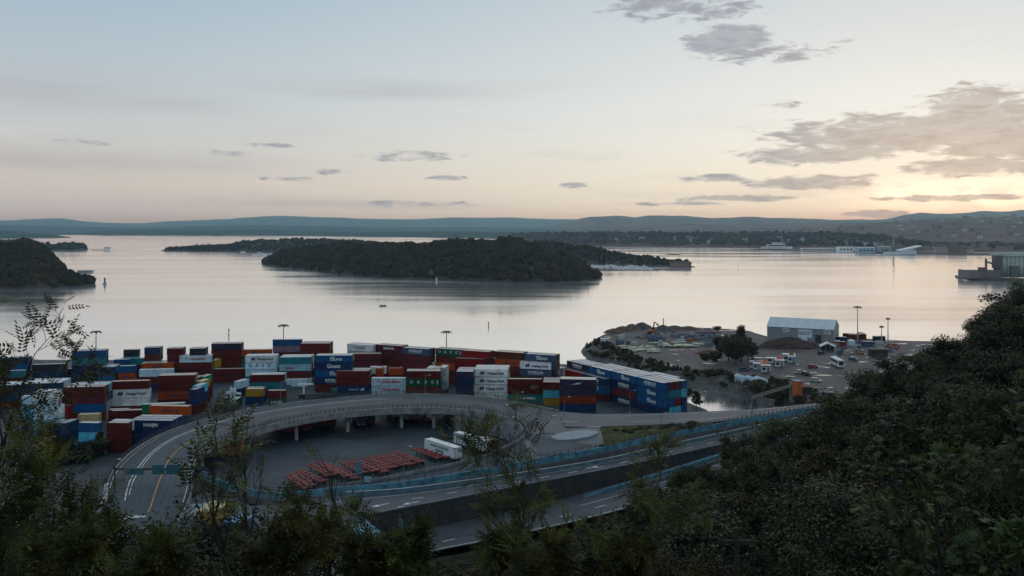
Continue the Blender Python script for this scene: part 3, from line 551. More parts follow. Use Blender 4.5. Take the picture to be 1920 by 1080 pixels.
# ------------------------------------------------------------------ shipping containers
CW, CH, PITCH = 2.44, 2.66, 2.75
def cont_meshes(L):
    body = MB(); n = int(L / .42); dx = (L - .3) / n; k = .045
    for y, s in ((.06, 1), (CW - .06, -1)):                     # corrugated long sides
        a, c = [], []
        for i in range(n):
            x = .15 + dx * i
            for u, o in ((0, 0), (.18, 0), (.34, k), (.68, k), (.84, 0)): a.append((x + dx * u, y + s * o, .16)); c.append((x + dx * u, y + s * o, CH - .12))
        a.append((L - .15, y, .16)); c.append((L - .15, y, CH - .12))
        body.strip(a, c) if s > 0 else body.strip(c, a)
    for i in range(5):                                          # ribbed end wall at x=0
        y = .15 + i * (CW - .3) / 5; body.box((.05, y + .06, .16), (.11, y + .36, CH - .12))
    body.box((.1, .1, .12), (L - .1, CW - .1, .2)); body.box((.08, .1, .16), (.09, CW - .1, CH - .12))
    roof = MB(); m = int(L / 1.0); d = (L - .3) / m
    roof.box((.1, .1, CH - .1), (L - .1, CW - .1, CH - .055))
    for i in range(m): roof.box((.15 + d * i + .1, .2, CH - .055), (.15 + d * i + d - .18, CW - .2, CH - .03))
    fr = MB()
    for x in (0, L - .16):
        for y in (0, CW - .16):
            fr.box((x, y, .12), (x + .16, y + .16, CH - .12))
            fr.box((x - .004, y - .004, 0), (x + .182, y + .164, .12)); fr.box((x - .004, y - .004, CH - .12), (x + .182, y + .164, CH))
    for y in (.01, CW - .11): fr.box((.17, y, .02), (L - .17, y + .1, .17)); fr.box((.17, y, CH - .13), (L - .17, y + .1, CH - .02))
    for x in (.01, L - .12): fr.box((x, .17, .02), (x + .11, CW - .17, .16)); fr.box((x, .17, CH - .14), (x + .11, CW - .17, CH - .02))
    door = MB(); door.box((L - .09, .16, .17), (L - .03, CW / 2 - .01, CH - .14))
    bars = MB()
    for y in (.45, .85):
        bars.tube([(L - .005, y, .12), (L - .005, y, CH - .12)], .022, 5); bars.box((L - .02, y - .14, 1.05), (L + .03, y + .14, 1.12))
    return [x.mesh(nm) for x, nm in ((body, 'body'), (roof, 'roof'), (fr, 'frame'), (door, 'door'), (bars, 'locking_bars'))]
CM = {L: cont_meshes(L) for L in (6.06, 12.19, 13.72)}
def cmat(name, col, roof=False, rust=.35):
    """weathered steel paint: fading, vertical streaks and rust blooms that belong to the box"""
    m = bpy.data.materials.new(name); m.use_nodes = True; t = m.node_tree; b = t.nodes['Principled BSDF']
    o = t.nodes.new('ShaderNodeTexCoord'); oi = t.nodes.new('ShaderNodeObjectInfo')
    ad = t.nodes.new('ShaderNodeVectorMath'); ad.operation = 'ADD'; t.links.new(o.outputs['Object'], ad.inputs[0])
    sc = t.nodes.new('ShaderNodeVectorMath'); sc.operation = 'SCALE'; sc.inputs[3].default_value = 57.0; t.links.new(oi.outputs['Location'], sc.inputs[0]); t.links.new(sc.outputs[0], ad.inputs[1])
    def nz(scale, det, st=(1, 1, 1)):
        mp = t.nodes.new('ShaderNodeMapping'); mp.inputs['Scale'].default_value = st; t.links.new(ad.outputs[0], mp.inputs[0])
        n = t.nodes.new('ShaderNodeTexNoise'); n.inputs['Scale'].default_value = scale; n.inputs['Detail'].default_value = det; t.links.new(mp.outputs[0], n.inputs['Vector']); return n.outputs[0]
    def ramp2(x, p0, p1, c0, c1):
        r = t.nodes.new('ShaderNodeValToRGB'); e = r.color_ramp.elements; e[0].position = p0; e[1].position = p1; e[0].color = tuple(c0) + (1,); e[1].color = tuple(c1) + (1,); t.links.new(x, r.inputs[0]); return r.outputs[0]
    def mix(f, a, c, mode='MIX'):
        n = t.nodes.new('ShaderNodeMix'); n.data_type = 'RGBA'; n.blend_type = mode
        for s, v in ((n.inputs[0], f), (n.inputs[6], a), (n.inputs[7], c)):
            if isinstance(v, float): s.default_value = v
            elif isinstance(v, tuple): s.default_value = v + (1,)
            else: t.links.new(v, s)
        return n.outputs[2]
    base = ramp2(nz(.5, 5), .3, .7, [c * .72 for c in col], [min(1, c * 1.2) for c in col])
    base = mix(ramp2(nz(1.4, 4, (2.2, 2.2, .18)),   .40, .70, (0, 0, 0), (.6, .6, .6)), base, tuple(c * .55 for c in col))
    rm = ramp2(nz(1.1, 6), .60, .74, (0, 0, 0), (rust, rust, rust)); base = mix(rm, base, (.11, .05, .03))
    if roof: base = mix(ramp2(nz(.8, 5), .35, .65, (.42, .42, .42), (.80, .80, .80)), base, (.50, .475, .46))
    hs = t.nodes.new('ShaderNodeHueSaturation'); mr = t.nodes.new('ShaderNodeMapRange'); mr.inputs[3].default_value = .8; mr.inputs[4].default_value = 1.2; t.links.new(oi.outputs['Random'], mr.inputs[0])
    t.links.new(mr.outputs[0], hs.inputs['Value']); t.links.new(base, hs.inputs['Color']); t.links.new(hs.outputs[0], b.inputs['Base Color'])
    b.inputs['Roughness'].default_value = .5 if not roof else .35; b.inputs['Specular IOR Level'].default_value = .2 if not roof else .6
    return m
CC = {  # paint colours
    'darkred': (.110, .020, .018), 'maroon': (.120, .028, .034), 'red': (.22, .026, .026), 'brown': (.125, .034, .020), 'rust': (.19, .042, .02), 'orange': (.34, .085, .018),
    'navy': (.016, .034, .085), 'blue': (.016, .088, .20), 'slate': (.06, .085, .14), 'purple': (.035, .028, .055), 'lilac': (.15, .105, .135), 'teal': (.04, .145, .175), 'cyan': (.10, .36, .47), 'seagreen': (.03, .14, .14),
    'green': (.014, .06, .034), 'leafgreen': (.02, .14, .055), 'white': (.66, .68, .68), 'paleblue': (.40, .52, .58), 'paleteal': (.20, .31, .35), 'grey': (.30, .33, .35), 'charcoal': (.016, .019, .024), 'ochre': (.26, .17, .045), 'beige': (.38, .31, .19), 'silver': (.40, .43, .46)}
BRT = 1.3
def vivid(v, k=1.32):
    m = sum(v) / 3
    return tuple(min(.8, max(.004, (m + (c - m) * (k if m < .3 else 1.15)) * BRT)) for c in v)
CC = {k: tuple(c * (.60 if k in ('darkred', 'maroon', 'brown', 'red', 'rust') else .72 if k in ('navy', 'blue', 'slate', 'orange', 'purple') else 1.0) for c in vivid(v)) for k, v in CC.items()}
CMAT = {k: cmat('paint_' + k, v, rust=.18 if k in ('white', 'paleblue') else .6) for k, v in CC.items()}; RMAT = {k: cmat('roof_' + k, v, True) for k, v in CC.items()}
TXT = {}
def text_mesh(s, size, bold=.0, ext=.012):
    key = (s, size)
    if key not in TXT:
        cu = bpy.data.curves.new('t', 'FONT'); cu.body = s; cu.size = size; cu.align_x = 'CENTER'; cu.align_y = 'CENTER'; cu.extrude = ext; cu.offset = bold; cu.resolution_u = 2
        ob = bpy.data.objects.new('t', cu); COL.objects.link(ob); dg = bpy.context.evaluated_depsgraph_get(); me = bpy.data.meshes.new_from_object(ob.evaluated_get(dg)); me.materials.clear()
        bpy.data.objects.remove(ob); TXT[key] = me
    return TXT[key]
INK = {k: mat('ink_' + k, v, .6, .1, 2) for k, v in {'white': (.58, .61, .62), 'navy': (.02, .04, .12), 'red': (.45, .05, .07), 'black': (.03, .03, .035), 'green': (.05, .22, .2)}.items()}
def fly_logo():                                                  # two slanted strokes with flicked ends
    b = MB()
    for o in (0, .75): b.prism([(o, 0), (o + .5, 0), (o + .62, .35), (o + 1.0, .38), (o + 1.05, .62), (o + .7, .6), (o + 1.05, 1.2), (o + .55, 1.2), (o + .12, .62)], -.012, .012)
    return b.mesh('emblem')
def leap_logo():                                                 # a leaping arc
    b = MB(); a = [(math.cos(t) * 1.0, math.sin(t) * .75) for t in [R(d) for d in range(20, 171, 15)]]; c = [(x * .62 - .05, y * .45 + .05) for x, y in reversed(a)]
    b.prism(a + c, -.012, .012); return b.mesh('emblem')
def bird_logo(): return MB().prism([(-2.2, -.5), (.6, -.3), (1.5, .9), (.9, .25), (.2, .05), (-.4, .35), (-.5, 0)], -.012, .012).mesh('emblem')
FLY, LEAP, BIRD = fly_logo(), leap_logo(), bird_logo()
def face(root, me, x, z, mt, sx=1.0, sz=1.0, nm='lettering'):
    o = link(nm, me, root, (x, -.03, z), mat=mt); o.rotation_euler = (R(90), 0, 0); o.scale = (sx, sz, 1); return o
def letter(root, key, L, col):
    c, h = L / 2, CH / 2
    if key == 'HL':
        k = 'navy'; face(root, FLY, c - 4.0, h - .62, INK[k], 1.05, 1.05, 'emblem'); face(root, text_mesh('Hapag-Lloyd', 1.25, .03), c + 1.7, h - .05, INK[k])
    elif key == 'HLs': face(root, FLY, c - 1.9, h - .5, INK['navy'], .7, .8, 'emblem'); face(root, text_mesh('Hapag-Lloyd', .8, .02), c + 1.0, h, INK['navy'])
    elif key == 'HLw': face(root, text_mesh('Hapag-Lloyd', .75, .01), c + .4, h, INK['white']); face(root, FLY, c + 3.0, h - .5, INK['white'], .8, .8, 'emblem')
    elif key == 'YM': face(root, text_mesh('T', 1.3, .05), c - 3.6, h, INK['red'], nm='emblem'); face(root, text_mesh('YANG MING', 1.15, .04), c + .7, h, INK['red'])
    elif key == 'UASC':
        for i, ch in enumerate('UASC'): face(root, text_mesh(ch, 1.35, .05), c - 4.2 + 2.5 * i, h + .1, INK['white' if col != 'paleblue' else 'navy'])
        if col == 'green': face(root, MB().box((-.18, -.7, -.01), (.18, .7, .01)).mesh('emblem'), c + 5.0, h, INK['white'], nm='emblem')
    elif key == 'DEL':
        face(root, LEAP, c - .6, h + .1, INK['white'], 1.0, 1.0, 'emblem'); face(root, text_mesh('DELPHIS', 1.2, .05), c + .9, h - .25, INK['white'])
    elif key == 'INT':
        face(root, text_mesh('INTERLOG', 1.25, .06), c, h + .2, INK['white']); face(root, MB().box((-2.8, -.06, -.01), (2.8, .06, .01)).mesh('underline'), c, h - .6, INK['white'], nm='underline')
    elif key == 'GEEST': face(root, text_mesh('Geest', 2.1, .06), c, h, INK['white'])
    elif key == 'CHINA': face(root, text_mesh('CHINA SHIPPING', 1.0, .05), c, h, INK['white'])
    elif key == 'BIRD': face(root, BIRD, c, h, INK['white'], 1.1, 1.0, 'emblem')
    elif key == 'OOCL': face(root, text_mesh('OOCL', 1.1, .06), c - 2.2, h - .2, INK['red'])
    elif key == 'COSCO': face(root, text_mesh('C O S C O', 1.2, .05), c, h, INK['black'])
    else: face(root, text_mesh(key, 1.2, .05), c, h, INK['white'])
LDESC = {'HL': 'dark blue lettering and a slanted emblem', 'HLs': 'small dark lettering', 'HLw': 'small white lettering', 'YM': 'red lettering', 'UASC': 'four wide-spaced letters', 'DEL': 'white lettering under a leaping emblem',
         'INT': 'underlined white capitals', 'GEEST': 'large white lettering', 'CHINA': 'white capitals', 'BIRD': 'a pale bird-like emblem', 'OOCL': 'red lettering', 'COSCO': 'dark capitals'}
CNAME = {'darkred': 'dark red', 'paleblue': 'pale blue', 'paleteal': 'pale teal', 'seagreen': 'sea green', 'leafgreen': 'bright green'}
LEN = {20: 6.06, 40: 12.19, 45: 13.72}
LETTERED_END = 0
N_CONT = 0; USED = set()
SPECS = []
def container(pos, yaw, ln, col, txt, label, roofc=None):
    while label in USED: label += ' too'
    USED.add(label); SPECS.append((Vector(pos), R(yaw), LEN[ln], col, txt, label, roofc))
def build_container(pos, yaw, L, col, txt, label, roofc, group='shipping containers stacked in the port yard'):
    r = thing('shipping_container', pos, label, 'container', group, yaw); b, rf, fr, dr, lbm = CM[L]
    link('body', b, r, mat=CMAT[col]); link('roof', rf, r, mat=RMAT[roofc or col]); link('frame', fr, r, mat=CMAT[col]); d = link('door', dr, r, mat=CMAT[col]); link('locking_bars', lbm, d, mat=M_STEEL); d = link('door', dr, r, (0, CW, 0), mat=CMAT[col]); d.scale = (1, -1, 1); link('locking_bars', lbm, d, mat=M_STEEL)
    if txt: letter(r, txt, L, col)
    return r
TIER = {1: ['only box'], 2: ['upper box', 'lower box'], 3: ['top box', 'middle box', 'bottom box'], 4: ['top box', 'second box down', 'third box down', 'bottom box'], 5: ['top box', 'second box down', 'third box down', 'fourth box down', 'bottom box']}
ROWN = ['', 'in the second row ', 'in the third row ', 'in the fourth row ']
def stack(px, py, n, yaw, ln, cols, where, txt=(), rows=(), roofc=None):
    """front top-left corner at photo pixel px,py; n tiers high; cols from the top down; rows: top colours of the rows behind"""
    p = P(px, py, ZY + PITCH * n); p.z = 0; yw = R(yaw); dep = Vector((-math.sin(yw), math.cos(yw), 0)); rnd = random.Random(int(px * 7 + py))
    cols = list(cols) + [rnd.choice(['darkred', 'brown', 'maroon', 'navy']) for _ in range(n - len(cols))]; ship = Vector((math.cos(yw), math.sin(yw), 0))
    for ri_, rc in enumerate((None,) + tuple(rows)):
        for k in range(n):
            c = cols[k] if ri_ == 0 else (rc if k == 0 else rnd.choice(cols))
            if ri_ > 0 and k > 1: continue
            t = txt[k] if ri_ == 0 and k < len(txt) else None
            q = p + dep * (ri_ * 2.62) + ship * rnd.uniform(-.12, .12) + Vector((0, 0, ZY + PITCH * (n - 1 - k)))
            lab = CNAME.get(c, c) + ' container' + (' with ' + LDESC.get(t, 'white capitals') if t else '') + ', ' + TIER[n][k] + ' ' + ROWN[ri_] + where
            w = lab.split()
            if len(w) > 16: lab = CNAME.get(c, c) + (' lettered' if t else '') + ' container, ' + TIER[n][k] + ' ' + ROWN[ri_] + where
            container(q, yaw + rnd.uniform(-.4, .4), ln, c, t, lab, roofc if ri_ == 0 and k == 0 else None)
# --- quay row at the back, left to right
stack(-8, 671, 3, 13, 40, ['navy', 'blue'], 'at the left edge of the quay'); stack(26, 669, 3, 13, 20, ['navy', 'navy'], 'second along the left quay'); stack(15.5, 695, 2, 13, 20, ['teal'], 'with a pink roof at left', roofc='red')
stack(-25, 698, 2, 13, 20, ['navy'], 'white-roofed at the far left edge', roofc='white'); stack(60, 683.5, 3, 13, 40, ['charcoal', 'navy'], 'of the long black quay stack'); stack(105, 691.5, 2, 13, 20, ['darkred', 'darkred'], 'low before the tall blue stack')
stack(134.5, 658, 5, 13, 40, ['blue', 'teal', 'navy', 'blue'], 'of the tall blue quay stack', rows=('teal',)); stack(140.5, 685, 3, 10, 20, ['navy', 'navy', 'charcoal'], 'under the tall blue stack', rows=('blue', 'blue'), roofc='blue')
stack(184, 688, 3, 10, 20, ['navy', 'blue', 'navy'], 'with cyan roof at left', rows=('cyan', 'maroon'), roofc='cyan'); stack(212.5, 674, 3, 10, 20, ['blue', 'navy'], 'behind the orange lettered box'); stack(222, 686, 3, 10, 20, ['blue', 'orange', 'blue'], 'blue over orange at left', (None, 'HLs'), roofc='blue')
stack(231, 655.5, 4, 8, 20, ['charcoal', 'teal', 'navy'], 'of the first slim quay stack'); stack(225, 672, 3, 8, 40, ['teal', 'navy'], 'with teal roof on the quay'); stack(270.5, 651.5, 5, 8, 20, ['navy', 'brown', 'darkred'], 'of the second slim quay stack', rows=('lilac',))
stack(313, 653, 5, 8, 20, ['darkred', 'darkred', 'brown'], 'of the third slim quay stack', rows=('blue',)); stack(355.5, 653, 5, 7, 20, ['charcoal', 'purple', 'navy'], 'of the fourth slim quay stack', rows=('blue',), roofc='silver')
stack(264.5, 681, 3, 9, 40, ['orange', 'darkred'], 'of the cream-roofed orange stack', ('HLs',), rows=('silver', 'beige'), roofc='beige'); stack(261, 693, 3, 9, 40, ['paleblue', 'darkred'], 'below the cream-roofed orange stack', roofc='white')
stack(336.5, 667, 4, 7, 40, ['paleblue', 'darkred', 'darkred', 'maroon'], 'of the red-lettered back stack', ('YM',), rows=('red',), roofc='white'); stack(396, 644, 5, 6, 40, ['purple', 'darkred', 'darkred', 'brown'], 'of the tall pink-roofed quay stack', rows=('maroon',), roofc='red')
stack(453, 655.5, 4, 6, 40, ['orange', 'green', 'teal'], 'far behind the white stack', ('HLs',)); stack(400, 691.7, 2, 6, 40, ['darkred', 'darkred'], 'facing the open yard', roofc='red'); stack(402, 676, 3, 84, 20, ['ochre', 'ochre'], 'end-on above the open yard', roofc='beige')
stack(417, 680.5, 2, 6, 20, ['paleblue', 'navy'], 'beside the ochre end', roofc='white')
stack(511.5, 636.5, 5, 3, 40, ['blue', 'lilac', 'darkred', 'darkred'], 'at the back on the quay', roofc='teal'); stack(563, 643.5, 5, 1, 40, ['darkred', 'maroon', 'darkred'], 'of the broad pink-roofed quay stack', rows=('red', 'maroon'), roofc='red')
# --- middle of the yard
stack(460, 666.5, 4, 6, 40, ['white', 'paleblue', 'paleblue', 'teal'], 'of the left white stack', ('HL', 'UASC'), rows=('white',)); stack(469, 702.5, 3, 5, 40, ['darkred', 'teal', 'navy'], 'before the left white stack', rows=('paleblue',))
stack(450, 715, 2, 74, 20, ['paleblue', 'navy'], 'end-on beside the open yard', roofc='silver'); stack(460, 729, 2, 3, 20, ['ochre', 'navy'], 'with the square patch', rows=('red',), roofc='beige'); stack(502, 732, 2, 3, 20, ['darkred', 'green'], 'with pink roof at the ramp', (None, 'HANSA'), roofc='red')
stack(443, 749, 1, 88, 20, ['green'], 'standing end-on by the ramp railing', roofc='seagreen'); stack(524, 669.5, 4, 4, 40, ['teal', 'paleteal', 'darkred', 'white'], 'of the white-roofed teal stack', (None, 'OOCL'), rows=('paleteal', 'white'), roofc='white')
stack(546, 712, 1, 4, 20, ['paleblue'], 'low before the teal stack', roofc='white')
stack(591, 666, 5, 2, 45, ['blue', 'navy', 'blue', 'navy', 'brown'], 'of the lettered blue stack', ('DEL', 'GEEST', 'DEL', 'INT'), rows=('beige',), roofc='silver'); stack(630.5, 695.5, 3, 2, 40, ['darkred', 'darkred', 'navy'], 'of the striped-roof red stack', (None, None, 'HLw'), rows=('red', 'white'), roofc='red')
stack(656, 663, 4, 0, 40, ['maroon', 'maroon', 'darkred'], 'of the maroon stack behind', rows=('red',), roofc='beige')
for px, py, cols, wh, tx, rc in ((651, 644, ['silver', 'grey', 'maroon'], 'of the grey lettered quay stack', ('COSCO',), 'white'), (705, 645.5, ['maroon', 'maroon', 'darkred', 'orange'], 'with tank marks on the quay', ('GENSTAR',), 'red'), (754.5, 651, ['slate', 'maroon', 'maroon', 'brown'], 'under the slate lettered box', ('INT',), 'silver'),
                                 (816.5, 652.5, ['green', 'brown', 'orange', 'brown'], 'of the green lettered quay stack', ('UASC',), 'red'), (864, 656, ['red', 'maroon', 'red', 'brown'], 'of the bright red quay stack', (), 'beige'), (927, 658, ['brown', 'orange', 'brown', 'brown'], 'of the brown and orange stack', (None, 'HLs'), 'beige'), (984.5, 662.5, ['slate', 'slate', 'maroon', 'slate'], 'of the slate right quay stack', ('DEL',), 'silver')):
    stack(px, py, 5, -24, 40, cols, wh, tx, rows=('maroon',), roofc=rc)
stack(853, 671, 4, -14, 40, ['red', 'red', 'brown'], 'before the bright red stack'); stack(975, 677.5, 4, -16, 40, ['white', 'slate', 'brown'], 'before the slate quay stack', ('HL', 'INT'), roofc='white')
stack(697, 708.5, 3, 0, 40, ['paleblue', 'paleblue', 'paleblue'], 'of the red-lettered front stack', ('YM', 'YM'), roofc='white'); stack(761, 695, 4, -1, 40, ['darkred', 'green', 'brown', 'brown'], 'behind the ramp with green middle', (None, 'UASC'), rows=('brown',), roofc='beige')
stack(694, 687.5, 3, 0, 20, ['white', 'red'], 'with a dark picture', ('BIRD',)); stack(716.5, 690, 3, 86, 20, ['orange', 'orange'], 'end-on in mid yard', roofc='orange'); stack(728, 690, 2, 0, 20, ['orange'], 'half hidden in mid yard')
stack(749, 688, 2, 0, 20, ['silver', 'teal'], 'with zigzag pattern'); stack(812, 690, 4, 84, 20, ['white', 'brown'], 'first of three end-on', roofc='white'); stack(824.5, 690.5, 4, 84, 20, ['brown', 'brown', 'navy'], 'second of three end-on', roofc='red'); stack(836, 688.5, 4, 84, 20, ['silver', 'silver', 'grey'], 'third of three end-on', roofc='white')
stack(822, 709, 3, 84, 20, ['blue', 'navy'], 'small end-on by the ramp', roofc='cyan'); stack(827, 729, 1, 84, 20, ['cyan'], 'standing end-on behind the ramp crest')
stack(854.5, 696, 4, -4, 20, ['purple', 'navy', 'purple', 'purple'], 'of the dark purple stack', rows=('lilac', 'lilac', 'lilac'), roofc='silver'); stack(888, 691.5, 4, -5, 40, ['white', 'white', 'white', 'white'], 'of the big white stack', ('HL', 'HL', 'HL'), rows=('white', 'white', 'white'), roofc='white')
stack(951, 710, 3, -3, 40, ['darkred', 'darkred', 'seagreen'], 'right of the big white stack', (None, None, 'CHINA'), roofc='beige'); stack(1018, 716, 3, -4, 20, ['darkred', 'cyan', 'ochre'], 'of the small mixed stack', rows=('brown', 'lilac', 'red'), roofc='beige')
stack(1049, 710, 4, -8, 40, ['purple', 'purple', 'rust', 'navy'], 'of the dark stack by the junction', ('BIRD',), rows=('beige',), roofc='beige')
# --- left cluster by the ramp
stack(296, 704, 4, 8, 40, ['darkred', 'darkred', 'orange', 'darkred'], 'of the big dark red stack', (None, None, 'HLs'), rows=('beige',), roofc='red'); stack(207, 715, 4, 9, 40, ['darkred', 'white', 'white', 'darkred'], 'of the white-centred left stack', (None, 'HL', 'UASC'), roofc='red')
stack(119.5, 726, 4, 9, 40, ['brown', 'maroon', 'blue', 'rust'], 'of the many-roofed left block', rows=('red', 'cyan', 'red'), roofc='red'); stack(111, 744.5, 3, 80, 20, ['red', 'red', 'red'], 'end-on at the left', roofc='red'); stack(128.5, 760.5, 2, 80, 20, ['red', 'red'], 'lower end-on at left', roofc='red')
stack(63, 735, 5, 8, 20, ['white', 'paleblue', 'paleblue', 'cyan', 'cyan'], 'of the tall pale left stack', rows=('white',), roofc='white'); stack(40, 743, 4, 8, 20, ['paleblue', 'cyan', 'cyan'], 'left of the tall pale stack', roofc='white'); stack(97, 764, 3, 82, 20, ['white', 'paleblue', 'navy'], 'white end-on reefer stack', roofc='white')
stack(-32, 723, 3, 10, 40, ['navy', 'navy'], 'under pale roofs at the edge', rows=('paleblue', 'paleblue'), roofc='cyan'); stack(44, 719, 3, 10, 40, ['navy', 'navy', 'charcoal'], 'under the long pale roofs', rows=('silver', 'paleblue', 'silver'), roofc='silver')
stack(103, 794, 2, 82, 20, ['navy', 'navy'], 'left blue end-on pair', rows=(), roofc='blue'); stack(123.5, 793, 2, 82, 20, ['navy', 'navy'], 'right blue end-on pair', roofc='blue'); stack(83, 808, 1, 82, 20, ['navy'], 'low and end-on behind the branches', roofc='blue')
stack(147, 792, 2, -5, 20, ['blue', 'cyan'], 'white-roofed by the ramp foot', roofc='white'); stack(199.5, 792, 3, -4, 20, ['darkred', 'darkred', 'darkred'], 'of the red stack at the railing', rows=('white',), roofc='red'); stack(242, 787, 3, -4, 40, ['navy', 'navy', 'navy'], 'of the long blue railing stack', ('HANJIN',), rows=('blue', 'navy'), roofc='blue')
stack(280, 760, 3, -5, 40, ['orange', 'slate', 'slate'], 'of the orange railing stack', ('HLs',), roofc='orange'); stack(266, 758, 3, 10, 40, ['leafgreen', 'green', 'green'], 'behind the orange railing box', roofc='leafgreen'); stack(208, 770, 2, 9, 40, ['darkred', 'darkred'], 'low in the left cluster', roofc='brown')
stack(203, 768, 2, 9, 20, ['brown'], 'pink-roofed in the left cluster', roofc='red'); stack(146, 777, 2, 8, 20, ['beige', 'brown'], 'beige one in the left cluster', roofc='beige')
for i, (px, py, c, rc) in enumerate(((367.5, 730, 'navy', 'blue'), (374, 723, 'cyan', 'cyan'), (379, 715, 'ochre', 'beige'), (384, 706, 'leafgreen', 'seagreen'), (371, 708, 'maroon', 'red'))):
    stack(px, py, 3, 83, 20, [c, 'navy' if i < 2 else 'darkred', 'darkred'], ('end-on at the open yard', 'second end-on at the yard', 'third end-on at the yard', 'fourth end-on at the yard', 'fifth end-on at the yard')[i], roofc=rc)
stack(80, 826, 1, 85, 20, ['beige'], 'pale one low behind the foreground branches', roofc='beige')
# --- block of 45-foot boxes beside the inlet: positions along D1, rows along D2, tiers from the bottom up
BLK = {(0, 0): [('navy', None), ('blue', 'DEL'), ('blue', 'DEL'), ('blue', 'INT')], (1, 0): [('navy', 'INT'), ('maroon', None), ('navy', 'INT'), ('blue', 'DEL')], (2, 0): [('brown', None), ('navy', None), ('maroon', None), ('blue', 'DEL')], (3, 0): [('brown', None), ('blue', None), ('cyan', None), ('purple', 'INT')],
       (0, 1): [('cyan', None), ('blue', None), ('teal', None), ('maroon', None)], (0, 2): [('cyan', None), ('red', None), ('teal', None), ('darkred', None)], (0, 3): [('blue', None), ('navy', None), ('cyan', None), ('blue', None)], (0, 4): [('rust', None), ('rust', None), ('rust', None), ('navy', None)], (0, 5): [('maroon', None), ('red', None), ('maroon', None)],
       (1, 1): [None, None, ('navy', None), ('red', None)], (1, 2): [None, None, ('blue', None), ('slate', None)], (1, 3): [None, None, ('blue', None), ('silver', None)], (2, 1): [None, None, ('red', None), ('red', None)], (2, 2): [None, None, ('blue', None), ('brown', None)], (2, 3): [None, None, ('blue', None), ('silver', None)],
       (3, 1): [None, None, ('blue', None), ('slate', None)], (3, 2): [None, None, ('blue', None), ('silver', None)], (2, -1): [('maroon', None), ('blue', 'INT'), ('navy', 'INT')], (3, -1): [('brown', None), ('maroon', None), ('red', None)], (3.8, -1): [('brown', None), ('cyan', None), ('white', None)]}
POSN = {0: 'nearest the inlet', 1: 'second along', 2: 'third along', 3: 'farthest along', 3.8: 'at the far end'}; ROWW = {-1: 'front low row', 0: 'front row', 1: 'second row', 2: 'third row', 3: 'fourth row', 4: 'fifth row', 5: 'inlet-side row'}; TW = ['bottom', 'second tier', 'third tier', 'top']
for (i, j), tiers in BLK.items():
    for k, it in enumerate(tiers):
        if it is None: continue
        c, t = it; q = BC + D1 * (14.15 * (i + 1)) + D2 * (2.6 * j) + (D1 * (5.5 if j == 4 else 6.5 if j == 5 else 0)) + Vector((0, 0, PITCH * k))
        container(q, math.degrees(math.atan2(-D1.y, -D1.x)), 45, c, t, f'{CNAME.get(c, c)} long container{" with white lettering" if t else ""}, {TW[k]}, {POSN[i]} in the {ROWW[j]}', 'silver' if (k == len(tiers) - 1 and j >= 0) else None)
# which boxes show, and how large: a small depth buffer over the yard; the boxes that show least are joined into one mass
def shows():
    Wd, Hd = 1440, 280; zb = np.full((Hd, Wd), 1e9); idb = np.full((Hd, Wd), -1, int)
    for k, (p, yw, L, *_r) in enumerate(SPECS):
        m = Matrix.Translation(p) @ Matrix.Rotation(yw, 4, 'Z'); c = [m @ Vector(v) for v in ((0, 0, 0), (L, 0, 0), (L, CW, 0), (0, CW, 0), (0, 0, CH), (L, 0, CH), (L, CW, CH), (0, CW, CH))]
        s = [(960 + v.x / v.y * F, HOR + (HC - v.z) / v.y * F - 620) for v in c]
        for q in ((0, 1, 5, 4), (1, 2, 6, 5), (3, 0, 4, 7), (4, 5, 6, 7)):
            xs = [s[i][0] for i in q]; ys = [s[i][1] for i in q]; x0, x1, y0, y1 = max(0, int(min(xs))), min(Wd - 1, int(max(xs)) + 1), max(0, int(min(ys))), min(Hd - 1, int(max(ys)) + 1)
            if x1 <= x0 or y1 <= y0: continue
            X, Y = np.meshgrid(np.arange(x0, x1) + .5, np.arange(y0, y1) + .5); sg = [(xs[(i + 1) % 4] - xs[i]) * (Y - ys[i]) - (ys[(i + 1) % 4] - ys[i]) * (X - xs[i]) for i in range(4)]
            ins = np.all([g >= 0 for g in sg], 0) | np.all([g <= 0 for g in sg], 0); dep = float(np.mean([c[i].y for i in q])); sub = zb[y0:y1, x0:x1]; win = ins & (dep < sub); sub[win] = dep; idb[y0:y1, x0:x1][win] = k
    return np.bincount(idb[idb >= 0].ravel(), minlength=len(SPECS))
VIS = shows(); order = np.argsort(-VIS); keep = set(int(i) for i in order[:300] if VIS[i] >= 6)
rest = {}
for k, sp in enumerate(SPECS):
    if k in keep: build_container(*sp)
    else:
        p, yw, L, col, txt, label, roofc = sp; mtx = np.array(Matrix.Translation(p) @ Matrix.Rotation(yw, 4, 'Z'))
        for me, mt in ((CM[L][0], CMAT[col]), (CM[L][2], CMAT[col]), (CM[L][1], RMAT[roofc or col])): rest.setdefault(mt.name, []).append((me, mtx))
VV, FF, FM, k0 = [], [], [], 0; mesh = bpy.data.meshes.new('hidden_container_stacks'); loops = []
for mi, (mn, lst) in enumerate(rest.items()):
    mesh.materials.append(bpy.data.materials[mn])
    for me, mtx in lst:
        V = np.empty(len(me.vertices) * 3, np.float32); me.vertices.foreach_get('co', V); V = V.reshape(-1, 3) @ mtx[:3, :3].T + mtx[:3, 3]; VV.append(V)
        for pl in me.polygons: FF.append(tuple(v + k0 for v in pl.vertices)); FM.append(mi)
        k0 += len(V)
mesh.from_pydata(np.concatenate(VV).tolist(), [], FF); mesh.polygons.foreach_set('material_index', FM); mesh.update()
tag(link('container_stacks', mesh), 'inner container boxes hidden within the port stacks', 'containers', None, 'stuff')
print('containers', len(SPECS), 'seen', int((VIS >= 6).sum()), 'kept', len(keep))
